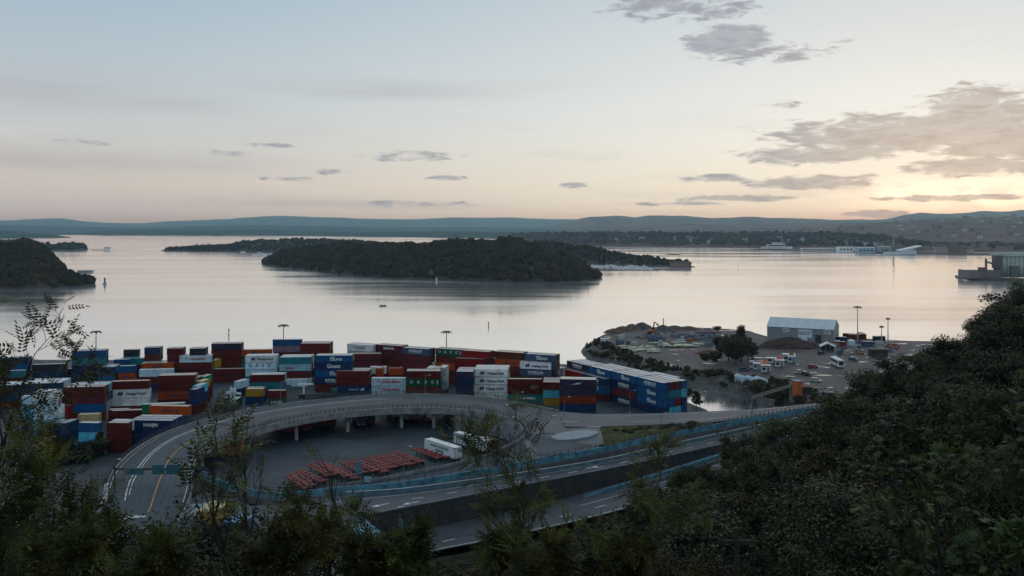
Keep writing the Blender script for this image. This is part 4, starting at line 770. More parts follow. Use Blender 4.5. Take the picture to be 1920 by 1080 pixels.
# ------------------------------------------------------------------ lower yard: box trailers, chassis, lamps
M_TYRE = mat('tyre_rubber', (.018, .018, .019), .9, .2, 3); M_REDST = mat('red_chassis_paint', (.40, .10, .085), .5, .35, 1.0, col2=(.17, .032, .028)); M_WHITE = mat('white_panel', (.62, .65, .66), .45, .1, .7); M_GLASS = mat('dark_glass', (.015, .02, .025), .1, .1, 1, spec=.8)
wheel_me = MB().tube([(0, -.16, 0), (0, .16, 0)], .5, 12).mesh('wheel')
def chassis_proto():
    r = thing('chassis_trailer', (0, 0, 0), 'x', 'trailer', 'red container chassis parked in rows')
    b = MB()
    for y in (.62, 1.82): b.box((0, y - .09, 1.0), (12.2, y + .09, 1.35))
    b.build('frame_rail', M_REDST, r)
    for x in (.1, 2.2, 4.4, 6.6, 8.8, 12.0): MB().box((x - .12, 0, 1.12), (x + .12, 2.44, 1.40)).build('cross_member', M_REDST, r)
    c = MB(); c.beam((.3, .62, 1.2), (2.2, 1.82, 1.2), .12, .12); c.beam((4.4, 1.82, 1.2), (8.8, .62, 1.2), .1, .1); c.beam((8.8, .62, 1.2), (12, 1.82, 1.2), .1, .1); c.build('brace', M_REDST, r)
    for x in (8.6, 9.9, 11.2):
        for y in (.25, 2.19): link('wheel', wheel_me, r, (x, y, .52), mat=M_TYRE)
    for y in (.6, 1.84): MB().box((2.0, y - .08, 0), (2.2, y + .08, 1.0)).build('landing_leg', M_DSTEEL, r)
    return r
chp = chassis_proto(); first = True
ROWS = [(737, 858, 'rightmost of the near red chassis row'), (721, 862, 'second red chassis from the right in the near row'), (700.5, 864.5, 'third red chassis from the right in the near row'), (680, 868.5, 'fourth red chassis from the right in the near row'), (667, 876, 'fifth red chassis from the right beside the booth roof'),
        (635, 876.5, 'sixth red chassis from the right in the near row'), (622, 886, 'seventh red chassis from the right in the near row'), (591, 877.5, 'eighth red chassis half behind thin twigs'), (572, 881.5, 'ninth red chassis half behind thin twigs'), (553, 893, 'tenth red chassis behind the foliage'), (532, 903, 'leftmost red chassis behind the foliage'),
        (771, 851, 'red chassis next to the left white trailer'), (786, 849.5, 'red chassis touching the left white trailer')]
def put(proto, pos, rz, label):
    global first
    o = copy_tree(proto); o.location = pos; o.rotation_euler = (0, 0, rz); o['label'] = label; return o
ROWS += [(690, 867, 'short-spaced red chassis squeezed right of the fourth one'), (652, 874, 'red chassis squeezed between the fifth and sixth'), (607, 882, 'red chassis squeezed left of the seventh'), (543, 898, 'red chassis before the leftmost one behind the foliage')]
for i, (px, py, lb_) in enumerate(ROWS):
    p = P(px, py, ZY); put(chp, p, R(-52 + random.uniform(-5, 5)), lb_ if 'chassis' in lb_ else lb_)
for (px, py, yw, lb_) in ((862, 803, 50, 'red chassis nearest the white cab in the far pile'), (872, 808, 48, 'second red chassis of the far pile'), (884, 811, 46, 'third red chassis of the far pile'), (902, 813, 40, 'red chassis at the foot of the pale curved wall'), (918, 817, 30, 'red chassis farthest right by the pale curved wall'),
                          (706, 778, -58, 'red chassis under the ramp, left of two'), (724, 781, -58, 'red chassis under the ramp, right of two'), (640, 786, -55, 'red chassis under the ramp beside the red boxes'), (745, 781, -58, 'red chassis under the ramp, third from the blue trailer'), (768, 783, -58, 'red chassis under the ramp, fourth from the blue trailer'), (812, 786, 20, 'red chassis lying across behind the ramp columns'), (835, 790, 35, 'red chassis behind the white cab'), (926, 808, 48, 'red chassis at the back of the far pile'), (893, 800, 50, 'red chassis in the middle of the far pile'), (656, 787, -55, 'red chassis left of the dark truck cab')):
    put(chp, P(px, py, ZY), R(yw), lb_)
for c in list(chp.children): bpy.data.objects.remove(c)
bpy.data.objects.remove(chp)
def box_trailer(corner, yaw, L, mt, label, lines=(), ink='green', tall=2.85, group=None):
    """corner: ground point under the near end corner; the body runs back from it"""
    d = Vector((math.cos(yaw), math.sin(yaw), 0)); r = thing('box_trailer', Vector(corner) - d * L, label, 'trailer', group, yaw)
    MB().box((0, 0, .9), (L, 2.5, .9 + tall)).build('body', mt, r)
    b = MB()
    for y in (0, 2.44): b.box((-.03, y - .01, .86), (L + .03, y + .07, 1.0)); b.box((-.03, y - .01, .84 + tall), (L + .03, y + .07, .93 + tall))
    for x in (-.02, L - .05):
        for y in (-.012, 2.442): b.box((x, y, 1.0), (x + .07, y + .07, .84 + tall))
    b.build('trim', M_STEEL, r); MB().box((.06, .06, .94 + tall), (L - .06, 2.44, .97 + tall)).build('roof', mt, r)
    for y in (.05, 1.27): MB().box((L + .005, y, 1.0), (L + .05, y + 1.18, .8 + tall)).build('door', mt, r)
    for y in (.35, .9, 1.6, 2.15): MB().tube([(L + .07, y, .95), (L + .07, y, .85 + tall)], .025, 5).build('locking_bar', M_STEEL, r)
    MB().box((.5, .5, .55), (L - .3, 2.0, .88)).build('underframe', M_DSTEEL, r)
    for x in (L - 3.6, L - 2.3, L - 1.0):
        for y in (.3, 2.2): link('wheel', wheel_me, r, (x, y, .5), mat=M_TYRE)
    for y in (.5, 1.9): MB().box((2.0, y, 0), (2.15, y + .15, .6)).build('landing_leg', M_DSTEEL, r)
    for k, s in enumerate(lines):
        o = link('lettering', text_mesh(s, .92 if len(lines) > 1 else 1.2, .04), r, (L / 2 + .2, -.03, .9 + tall * (.66 - .36 * k) if len(lines) > 1 else .9 + tall * .5), mat=INK[ink]); o.rotation_euler = (R(90), 0, 0)
    return r
yw = R(-49)
box_trailer(P(852, 867.5, ZY), yw, 13.6, M_WHITE, 'white box trailer with two lines of teal capitals, left of the pair', ('ENGER TRANSPORT', 'ENEBAKK'))
box_trailer(P(907.4, 853, ZY), yw, 13.6, M_WHITE, 'white box trailer with teal capitals, right of the pair beside the rust box', ('ENGER TRANSPORT', 'ENEBAKK'))
pc = P(923, 844.5, ZY); dd = Vector((math.cos(yw), math.sin(yw), 0)); build_container(pc - dd * 6.06, yw, 6.06, 'rust', None, 'small rust red container beside the right white trailer', 'rust', 'loose containers in the lower trailer yard')
M_REDB = mat('red_trailer_side', (.42, .03, .028), .45, .3, .7)
box_trailer(P(447, 859, ZY), R(-14), 13.0, M_REDB, 'red lettered box trailer at the left end under the ramp', ('VIREA',), 'white', group='red box trailers under the ramp')
for px, py, lb_ in ((541, 816, 'dark red box trailer just right of the bridge column'), (570, 813, 'red box trailer with lettering, second from the column'), (600, 805, 'red box trailer, third from the bridge column'), (618, 802, 'red box trailer, fourth and farthest from the column')):
    box_trailer(P(px, py, ZY), R(-46), 12.0, M_REDB, lb_, ('VIREA',) if px == 570 else (), 'white', group='red box trailers under the ramp')
box_trailer(P(690, 793.5, ZY), R(-60), 8.0, mat('bright_blue_side', (.03, .22, .42), .5, .2, .7), 'bright blue box trailer under the back of the ramp')
# small white truck cab by the chassis pile, dark tractor in the open yard
def tractor(pos, rz, label, mt):
    r = thing('truck_tractor', pos, label, 'truck', None, rz)
    b = MB(); b.prism([(0, 0), (2.0, 0), (2.0, 2.4), (0, 2.4)], .9, 2.9); b.build('cab', mt, r); MB().prism([(.1, .1), (1.6, .1), (1.6, 2.3), (.1, 2.3)], 2.92, 3.5).build('wind_deflector', mt, r)
    MB().box((2.003, .15, 1.75), (2.05, 2.25, 2.65)).build('windscreen', M_GLASS, r); MB().box((-3.6, .7, .75), (.0, 1.7, 1.05)).build('chassis', M_DSTEEL, r)
    for x in (1.2, -1.6, -2.8):
        for y in (.2, 2.2): link('wheel', wheel_me, r, (x, y, .5), mat=M_TYRE)
    for y in (.3, 1.9): MB().box((2.01, y, 1.0), (2.06, y + .3, 1.2)).build('headlight', mat('lamp_glass', (.7, .7, .65), .2, .05, 1), r)
    return r
tractor(P(862, 797, ZY), R(200), 'small white truck cab beside the red chassis pile', M_WHITE); tractor(P(668, 801, ZY), R(-70), 'dark truck cab under the ramp beside the bright blue trailer', mat('dark_cab', (.05, .07, .10), .4))
def reach_stacker(pos, rz):
    r = thing('reach_stacker', pos, 'dark container lifting truck with white mast in the open yard', 'lift truck', None, rz)
    b = MB(); b.box((-4, -1.9, .9), (4, 1.9, 2.2)); b.box((-4, -1.5, 2.2), (-1.5, 1.5, 3.0)); b.build('body', mat('dark_machine', (.03, .032, .035), .6), r)
    MB().prism([(-1.0, -.8), (.8, -.8), (.8, .8), (-1.0, .8)], 2.25, 4.4).build('cab', M_GLASS, r)
    m = MB(); m.beam((3.3, -.7, 1), (3.3, -.7, 7.4), .35, .35); m.beam((3.3, .7, 1), (3.3, .7, 7.4), .35, .35); m.box((3.0, -1.2, 5.6), (3.5, 1.2, 6.9)); m.build('mast', M_WHITE, r); MB().box((3.5, -3.0, 4.9), (3.9, 3.0, 5.6)).build('spreader', M_WHITE, r)
    for x in (-2.8, 2.6):
        for y in (-2.0, 2.0): o = link('wheel', wheel_me, r, (x, y, .9), mat=M_TYRE); o.scale = (1.8, 2, 1.8)
    MB().box((-4.3, -1.7, 1.2), (-4.0, 1.7, 2.6)).build('counterweight', M_DSTEEL, r)
reach_stacker(P(425, 770, ZY), R(70))
def straddle(pos, rz):
    r = thing('flatbed_truck', pos, 'dark flatbed truck with a white gantry behind the ramp railing', 'truck', None, rz)
    MB().box((-6, -1.2, .9), (6, 1.2, 1.4)).build('bed', M_DSTEEL, r); MB().box((6.1, -1.2, .8), (8.2, 1.2, 3.2)).build('cab', mat('green_cab', (.02, .08, .06), .5), r)
    m = MB(); m.box((-4.2, -.3, 1.4), (-3.6, .3, 4.6)); m.box((-5.8, -.5, 4.6), (-.6, .5, 5.1)); m.build('gantry', M_WHITE, r)
    for x in (-5, -3.8, 3.5, 7):
        for y in (-1.1, 1.1): link('wheel', wheel_me, r, (x, y, .5), mat=M_TYRE)
straddle(P(590, 745.5, ZY), R(4))
# ------------------------------------------------------------------ lamp posts, high masts, signs
def lamp(base, h, label, arm=1.6, group='street lamps along the ramps'):
    r = thing('street_lamp', base, label, 'lamp', group); MB().tube([(0, 0, 0), (0, 0, h * .5), (0, 0, h)], [.11, .085, .06], 6).build('pole', M_STEEL, r)
    MB().beam((0, 0, h), (arm, 0, h + .15), .07, .07).build('arm', M_STEEL, r); MB().box((arm - .1, -.16, h + .06), (arm + .6, .16, h + .22)).build('lamp_head', mat('lamp_housing', (.45, .47, .48), .5), r); MB().tube([(0, 0, -.3), (0, 0, .4)], .18, 6).build('base', M_CONC, r)
for px, py, z, top, lb_ in ((797, 738, 10.8, 704, 'street lamp at the crest of the ramp before the green container'), (526, 752, 10.8, 715, 'street lamp on the outer edge of the ramp, left half'), (951, 836, 8.9, 783, 'tall slim lamp on the parapet right of the rust container'), (477, 885, ZY, 834, 'slim lamp standing inside the left end of the trailer yard'),
                            (757, 905, 7.2, 838, 'slim pole with yellow head at the near edge of the trailer yard'), (1181, 774, 9.0, 733, 'pale lamp post before the lettered blue container block'), (1313, 773, 8.6, 735, 'lamp post beside the inlet water'), (1390, 765, 8.2, 725, 'lamp post on the road bank right of the inlet'),
                            (971, 757, 10.4, 736, 'short lamp at the bend of the ramp'), (1058, 776, 9.7, 745, 'lamp post below the dark stack at the junction'), (455, 795, 10.3, 766, 'lamp post on the inner railing of the ramp'), (210, 960, 5.5, 862, 'pale lamp post behind the branches at lower left'), (1239, 797, 9.0, 775, 'short sign pole on the grass wedge')):
    b_ = P(px, py, z); lamp(b_, (py - top) * b_.y / F, lb_, arm=1.3)
def mast(px, top, Y, z0, label, wide=2.2):
    x = (px - 960) / F * Y; zt = HC - (top - HOR) * Y / F; r = thing('light_mast', (x, Y, z0), label, 'light mast', 'high light masts on the quays'); h = zt - z0
    MB().tube([(0, 0, 0), (0, 0, h)], [.34, .16], 8).build('pole', mat('mast_grey', (.30, .31, .32), .6), r); MB().tube([(0, 0, h - .5), (0, 0, h + .1), (0, 0, h + .3)], [.5, wide, wide * .7], 12).build('lamp_ring', M_DSTEEL, r)
    for k in range(6): a = k * 1.047; MB().box((wide * math.cos(a) - .25, wide * math.sin(a) - .25, h - .65), (wide * math.cos(a) + .25, wide * math.sin(a) + .25, h - .1)).build('floodlight', M_STEEL, r)
mast(180, 622, 392, ZY, 'light mast rising behind the tall blue stack at left'); mast(531.5, 610, 396, ZY, 'light mast behind the blue and pink quay stacks'); mast(837, 622, 392, ZY, 'light mast behind the green lettered quay stack')
mast(1608, 575.5, 470, 4.5, 'tallest light mast right of the white hall', 1.9); mast(1665, 597, 478, 4.5, 'slim light mast farthest right on the quay', .9); mast(1653, 612, 455, 4.5, 'short light mast near the quay edge at right', .9)
def gantry_sign():
    r = thing('sign_gantry', P(200, 940, 6.0), 'dark gantry with teal sign backs over the ramp foot', 'sign gantry'); o = r.location
    a, c = P(215, 925, 7) - o, P(378, 925, 7) - o; MB().tube([a, a + Vector((0, 0, 6.2))], .16, 8).build('post', M_DSTEEL, r); MB().tube([c, c + Vector((0, 0, 6.2))], .16, 8).build('post', M_DSTEEL, r)
    MB().beam(a + Vector((0, 0, 5.4)), c + Vector((0, 0, 5.4)), .3, .4).build('beam', M_DSTEEL, r); tm = mat('teal_sign_back', (.03, .12, .15), .5)
    for f0, f1, z0, z1 in ((.12, .34, 4.2, 5.6), (.44, .58, 4.3, 6.4), (.60, .76, 4.3, 6.4)):
        p, q = a.lerp(c, f0), a.lerp(c, f1); MB().beam(p + Vector((0, -.35, (z0 + z1) / 2)), q + Vector((0, -.35, (z0 + z1) / 2)), .08, z1 - z0).build('sign_panel', tm, r)
gantry_sign()
def gantry2():
    a = P(1410, 776, 8.1); c = P(1482, 752, 7.9); r = thing('sign_gantry', a, 'grey steel gantry spanning the road beside the inlet', 'sign gantry'); c = c - a; a = Vector((0, 0, 0))
    for p in (a, c): MB().tube([p, p + Vector((0, 0, 5.2))], .2, 8).build('post', M_STEEL, r)
    m = MB(); m.beam(Vector((0, 0, 4.7)), c + Vector((0, 0, 4.7)), .2, .2); m.beam(Vector((0, 0, 5.4)), c + Vector((0, 0, 5.4)), .2, .2); u = 0
    while u < 1: m.beam(c * u + Vector((0, 0, 4.7)), c * min(1, u + .1) + Vector((0, 0, 5.4)), .1, .1); u += .1
    m.build('truss', M_STEEL, r)
gantry2()
def road_sign(px, py, z, label, col, w=1.6, h=1.2, ph=2.2, rz=0):
    r = thing('road_sign', P(px, py, z), label, 'sign', 'road signs', rz); MB().tube([(0, 0, 0), (0, 0, ph + h)], .06, 6).build('post', M_STEEL, r); MB().box((-w / 2, -.09, ph), (w / 2, -.04, ph + h)).build('sign_panel', mat('sign_' + label[:9], col, .4, .1), r); MB().box((-w / 2 - .03, -.039, ph - .03), (w / 2 + .03, -.02, ph + h + .03)).build('frame', M_STEEL, r)
road_sign(748, 998, 1.0, 'blue and white direction sign before the dark retaining wall', (.08, .30, .48), 2.8, 2.0, 1.0, R(-40)); road_sign(642, 962, 5.5, 'red and white striped marker at the road split', (.5, .12, .1), .6, 1.0, .3); road_sign(672, 905, 5.2, 'grey blue information board beside the red chassis', (.12, .2, .26), 1.6, 3.0, 2.0, R(30)); road_sign(690, 909, 4.6, 'pale blue square board at the slip road end', (.3, .45, .52), 1.8, 1.4, .6, R(-20))
# yellow hut and blue hut by the traffic island, kiosk roof at the slip road
def hut(pos, w, d, h, rz, mt, rm, label, cat='hut', name='hut', over=.15):
    r = thing(name, pos, label, cat, None, rz); MB().box((-w / 2, -d / 2, 0), (w / 2, d / 2, h)).build('wall', mt, r); MB().box((-w / 2 - over, -d / 2 - over, h + .002), (w / 2 + over, d / 2 + over, h + .22)).build('roof', rm, r)
    MB().box((w * .1, -d / 2 - .05, .05), (w * .1 + min(1, w * .3), -d / 2 - .004, min(2.1, h * .8))).build('door', M_DSTEEL, r); MB().box((-w * .4, -d / 2 - .04, h * .45), (-w * .4 + w * .28, -d / 2 - .004, h * .62)).build('window', M_GLASS, r); return r
M_YEL = mat('yellow_panel', (.30, .19, .05), .6, .25, 1); hut(P(400, 1000, 5.5), 3.8, 6, 5.2, R(-12), M_YEL, mat('cream_roof', (.42, .33, .16), .6, .2, 1), 'yellow two-storey hut with cream roof among the foliage'); hut(P(436, 1004, 5.5) + Vector((1.2, 0, 0)), 4.2, 5, 3.3, R(-12), mat('blue_panel', (.02, .09, .19), .5), mat('blue_roof', (.10, .25, .40), .5), 'blue hut with pale roof beside the yellow hut')
# ------------------------------------------------------------------ peninsula: hall, mound, kiosks, bus
def hall():
    o = Vector((139.4, 481.8, 4.5)); r = thing('tent_hall', o, 'large white-roofed grey hall with three sign boards on the peninsula', 'hall', None, R(-29)); L, W_, e, rd = 34.5, 18, 7.2, 11.4
    gw, gr = mat('hall_grey', (.22, .225, .235), .6, .08, .3), mat('hall_roof', (.44, .49, .53), .45, .06, .3)
    b = MB(); b.box((0, 0, 0), (L, W_, e)); b.face([(0, 0, e), (0, W_ / 2, rd), (0, W_, e)][::-1]); b.face([(L, 0, e), (L, W_ / 2, rd), (L, W_, e)]); b.build('wall', gw, r)
    q = MB()
    for i in range(7):
        x0, x1 = -.3 + i * (L + .6) / 7, -.3 + (i + 1) * (L + .6) / 7 - .06
        pm = MB(); pm.face([(x0, -.4, e - .15), (x1, -.4, e - .15), (x1, W_ / 2, rd + .1), (x0, W_ / 2, rd + .1)]); pm.face([(x0, W_ / 2, rd + .1), (x1, W_ / 2, rd + .1), (x1, W_ + .4, e - .15), (x0, W_ + .4, e - .15)]); pm.build('roof_panel', gr, r)
    for i in range(1, 7): MB().box((i * L / 7 - .06, -.06, 0), (i * L / 7 + .06, -.003, e - .2)).build('wall_rib', gw, r)
    bd = mat('sign_white', (.55, .64, .70), .5, .05)
    for x0, x1, z0, z1, s in ((8.3, 11.8, 4.6, 6.5, 1.05), (16.4, 23.6, 2.0, 6.4, 2.5), (29.6, 33.2, 4.6, 6.5, 1.05)):
        p = MB().box((x0, -.16, z0), (x1, -.07, z1)).build('sign_board', bd, r); t = link('lettering', text_mesh('NCC', s, .05), p, ((x0 + x1) / 2 - s * .25, -.2, (z0 + z1) / 2 + (.1 if s > 2 else 0)), mat=INK['black']); t.rotation_euler = (R(90), 0, 0)
        a = link('arrow_mark', MB().prism([(0, 0), (.35 * s, .18 * s), (.45 * s, .42 * s), (.0, .18 * s)], -.01, .01).mesh('arrow_mark'), p, ((x0 + x1) / 2 + s * .75, -.2, (z0 + z1) / 2 + .1), mat=INK['navy']); a.rotation_euler = (R(90), 0, 0)
    MB().prism([(18.5, -2.4), (21.5, -2.4), (21.5, -.4), (18.5, -.4)], 0, 2.6).build('porch', bd, r); MB().box((25.2, -.1, 0), (28.4, -.01, 4)).build('gate', M_DSTEEL, r)
hall()
def mound(name, pos, rx, ry, h, mt, label, cat, seed=1):
    V, Q, n, m = [], [], 36, 10; rnd = random.Random(seed)
    for j in range(m + 1):
        for i in range(n):
            a = 2 * math.pi * i / n; t = j / m; k = (1 + .18 * vnoise(i * .5, j * .8, seed)) * (1 - t); V.append((rx * k * math.cos(a), ry * k * math.sin(a), h * (1 - (1 - t) ** 1.7) * (1 + .12 * vnoise(i * .9, j, seed + 2)) + rnd.uniform(-.15, .15) * (0 < j < m)))
    for j in range(m):
        for i in range(n): Q.append((j * n + i, j * n + (i + 1) % n, (j + 1) * n + (i + 1) % n, (j + 1) * n + i))
    o = link(name, np_mesh(name, V, Q, mt), None, pos); return tag(o, label, cat)
M_DIRT = mat('dark_soil', (.055, .032, .026), .95, .5, .4, bump=.6, bscale=2); mound('soil_mound', P(1478, 652, 4.5), 17, 7, 5.2, M_DIRT, 'long dark brown soil heap in front of the white-roofed hall', 'soil heap', 3)
def shelter(pos, w, d, h, rz, label):
    r = thing('gable_shelter', pos, label, 'shelter', None, rz)
    for s in (-1, 1): m = MB(); m.face([(s * (w / 2 + .3), -d / 2, h), (0, -d / 2, h + 1.9), (0, d / 2, h + 1.9), (s * (w / 2 + .3), d / 2, h)]); m.face([(s * (w / 2 + .3), -d / 2, h - .35), (0, -d / 2, h + 1.55), (0, -d / 2, h + 1.9), (s * (w / 2 + .3), -d / 2, h)]); m.build('roof_panel', M_WHITE, r)
    for x in (-w / 2, -w / 6, w / 6, w / 2):
        for y in (-d / 2 + .1, d / 2 - .1): MB().box((x - .1, y - .1, 0), (x + .1, y + .1, h + (1.2 if abs(x) < w / 4 else 0))).build('post', M_CONC, r)
    MB().box((-w / 2, d / 2 - .3, 0), (w / 2, d / 2 - .2, h)).build('back_wall', M_DSTEEL, r)
shelter(P(1551, 657, 4.5), 6.8, 6, 2.2, R(-14), 'white gable-roofed open shelter beside the soil heap')
def bus(pos, rz):
    r = thing('bus', pos, 'white coach with dark windows parked on the wet yard', 'bus', None, rz); L = 12.5
    b = MB(); b.prism([(0, .05), (.15, 0), (L - .3, 0), (L, .2), (L, 2.35), (L - .3, 2.55), (.15, 2.55), (0, 2.5)], .45, 3.35); b.build('body', M_WHITE, r)
    MB().prism([(.2, .2), (L - .4, .2), (L - .4, 2.35), (.2, 2.35)], 3.352, 3.5).build('roof', M_WHITE, r)
    for i in range(7):
        x = .7 + i * 1.55
        for y0, y1 in ((-.03, -.004), (2.554, 2.58)): MB().box((x, y0, 1.75), (x + 1.45, y1, 2.95)).build('window', M_GLASS, r)
    MB().box((L + .003, .3, 1.2), (L + .04, 2.25, 3.0)).build('windscreen', M_GLASS, r)
    for y in (.35, 1.9): MB().box((L + .003, y, .7), (L + .05, y + .35, .95)).build('headlight', mat('lamp_glass', (.7, .7, .65)), r)
    for x in (2.8, 9.6):
        for y in (.1, 2.45): link('wheel', wheel_me, r, (x, y, .5), mat=M_TYRE)
    for y in (-.35, 2.75): MB().box((L - .1, y, 2.2), (L + .1, y + .15, 2.9)).build('mirror', M_DSTEEL, r)
bus(P(1556, 682, 4.5), R(-94))
M_KRED = mat('kiosk_trim', (.34, .10, .08), .6, .2, 1)
def kiosk(px, py, w, d, h, label, sign=None, rz=R(-14)):
    r = thing('kiosk', P(px, py, 4.5) + Vector((w / 2, d / 2, 0)), label, 'kiosk', 'white kiosks on the wet yard', rz); MB().box((-w / 2, -d / 2, .3), (w / 2, d / 2, h)).build('wall', mat('kiosk_white', (.50, .58, .62), .5, .1, 1), r); MB().box((-w / 2 - .2, -d / 2 - .2, h + .003), (w / 2 + .2, d / 2 + .2, h + .2)).build('roof', M_WHITE, r); MB().box((-w / 2 - .15, -d / 2 - .15, h - .28), (w / 2 + .15, d / 2 + .15, h + .001)).build('trim', M_KRED, r)
    MB().box((-w / 2 - .3, -d / 2 - .3, 0), (w / 2 + .3, d / 2 + .3, .3)).build('base', M_CONCD, r); MB().box((-w * .42, -d / 2 - .05, 1.1), (-w * .05, -d / 2 - .004, 2.2)).build('window', M_GLASS, r); MB().box((w * .1, -d / 2 - .05, .32), (w * .4, -d / 2 - .004, 2.3)).build('door', M_STEEL, r)
    if sign: MB().box((-w * .35, -.15, h + .42), (w * .3, .15, h + 1.9)).build('sign_board', sign, r)
OS = mat('orange_sign', (.75, .24, .07), .5, .3, 2); kiosk(1430, 699, 3.6, 3, 2.9, 'white kiosk with orange roof sign, nearest of the kiosks', OS); kiosk(1415, 694, 2.6, 3, 2.7, 'small white kiosk left of the orange-signed one'); kiosk(1456, 689, 3.6, 3.4, 2.9, 'white kiosk with red and white sign, middle of the kiosks', mat('red_sign', (.7, .18, .12), .5, .3, 2)); kiosk(1440, 682, 4.5, 3, 2.3, 'low grey-blue kiosk behind the middle one'); kiosk(1471, 678, 5.2, 4, 3.0, 'long white kiosk farthest from the road'); kiosk(1480, 681, 3, 3, 2.8, 'kiosk with brown clutter on its roof', mat('brown_stack', (.3, .16, .07), .8, .4, 2)); kiosk(1407, 690, 2.0, 2, 2.7, 'dark grey box at the left end of the kiosks')
def tank(px, py, label):
    r = thing('storage_tank', P(px, py, 4.5), label, 'tank', 'horizontal gas tanks by the inlet', R(100)); m = mat('tank_white', (.24, .36, .42), .35, .1, .6); pr = [(0, .2), (.15, .8), (.5, 1.15), (1.0, 1.3), (8.0, 1.3), (8.5, 1.15), (8.85, .8), (9, .2)]
    MB().tube([(x, 0, 2.0) for x, _ in pr], [q for _, q in pr], 18).build('vessel', m, r, True)
    for x in (2, 8): MB().box((x - .25, -1.1, 0), (x + .25, 1.1, 1.2)).build('saddle', M_CONC, r)
    MB().tube([(5, 0, 3.4), (5, 0, 4.0)], .3, 8).build('valve', M_STEEL, r)
tank(1399, 722, 'leftmost pale horizontal tank half behind the shrubs'); tank(1418.5, 726, 'middle pale horizontal tank by the inlet shrubs'); tank(1436, 727, 'rightmost pale horizontal tank by the inlet shrubs')
def tower():
    r = thing('advert_tower', P(1485, 746.5, 4.5), 'tall box tower, blue picture on one side and orange on the other', 'tower', None, R(-45)); MB().box((0, 0, 0), (2.6, 2.6, 6.2)).build('body', mat('tower_orange', (.42, .10, .03), .6, .25, 1), r); MB().box((-.05, .1, .2), (-.004, 2.5, 6.0)).build('picture_panel', mat('tower_blue', (.05, .30, .45), .5, .6, .8, col2=(.01, .02, .05)), r); MB().box((-.1, -.1, 6.2), (2.7, 2.7, 6.4)).build('roof', M_CONC, r); MB().box((.4, -.05, .3), (2.2, -.004, 5.6)).build('picture_panel', mat('tower_orange2', (.5, .13, .035), .6, .3, 2), r)
tower(); M_BRN = mat('rusty_roof', (.13, .055, .035), .8, .3, 1)
hut(P(1507, 738, 4.5), 5.4, 3.5, 2.6, R(-8), mat('shed_dark', (.04, .028, .024), .8), M_BRN, 'low brown flat-roofed shed beside the orange tower', 'shed', 'shed', .4); hut(P(1552, 746, 4.5), 3.6, 3, 2.0, R(-10), mat('shed_blue', (.02, .03, .045), .7), mat('shed_blue_roof', (.06, .11, .15), .5), 'small dark shed right of the orange tower', 'shed', 'shed'); hut(P(1646, 667, 4.5), 8, 4, 3.2, R(-6), mat('canopy_dark', (.05, .035, .03), .8), mat('canopy_roof', (.13, .10, .08), .8, .3, 1), 'long low brown canopy near the quay at right', 'shed', 'shed', .6)
hut(P(1322, 634, 4.5), 9.5, 6, 3.6, R(6), mat('site_office', (.20, .22, .29), .6, .3, .4), M_BRN, 'blue-grey site office with brown roof on the far shore', 'site office', 'site_office', .6); hut(P(1134, 645, 4.5), 4.4, 2.6, 2.8, R(-4), mat('white_cabin', (.55, .60, .64), .5, .1, 1), M_WHITE, 'white cabin at the tip of the peninsula', 'cabin', 'cabin', .05)
for px, py, c, ln, yw_, lb_ in ((1563, 650, 'red', 20, -12, 'red storage container right of the shelter'), (1575, 650, 'paleteal', 20, 70, 'pale green storage container beside the red one'), (1603, 649, 'paleblue', 20, 80, 'white storage box near the tall mast'), (1617, 650, 'slate', 20, -8, 'slate storage container near the tall mast'), (1566, 641, 'navy', 20, -10, 'navy storage container behind the red one'), (1592, 636, 'maroon', 20, -14, 'brown storage container behind the hall'), (1580, 634, 'brown', 40, -20, 'long brown container at the hall corner'), (1622, 634, 'charcoal', 20, 85, 'dark box at the quay edge'), (1640, 640, 'charcoal', 20, 5, 'low dark box beyond the masts')):
    p = P(px, py, 4.5); build_container(p, R(yw_), LEN[ln], c, None, lb_, None, 'storage containers on the peninsula')
# pale formwork panels laid out in rows on the gravel
M_FORM = mat('formwork_panel', (.46, .48, .34), .6, .25, 1.2); panel_me = MB().box((0, 0, .7), (3.8, 1.5, .85)).box((.2, .2, .1), (.5, 1.3, .7)).box((3.3, .2, .1), (3.6, 1.3, .7)).mesh('panel_stack')
pi_ = 0
for (ox, oy, nx, ny, dx, dy, sk) in ((1153, 650, 6, 6, 14.5, 2.5, 7.5), (1209, 644, 4, 5, 13, 2.3, 11), (1248, 650, 5, 5, 13, -1.9, 7), (1282, 651, 3, 4, 13, -1.6, 5)):
    for i in range(nx):
        for j in range(ny):
            if random.random() < .22: continue
            p = P(ox + i * dx * (.62 if ox > 1240 else .7) + j * sk * .8 + random.uniform(-2, 2), oy + (j * dy * .8) + random.uniform(-.6, .6) + (i * .3), 4.5); o = link('formwork_panel', panel_me, None, p, R(random.uniform(-14, 10)), M_FORM); o.scale = (random.uniform(.8, 1.1), random.uniform(.9, 1.5), random.uniform(.6, 1.2)); tag(o, 'pale yellow-green formwork panel on trestles in the gravel yard rows', 'panel', 'formwork panels laid out on the peninsula')
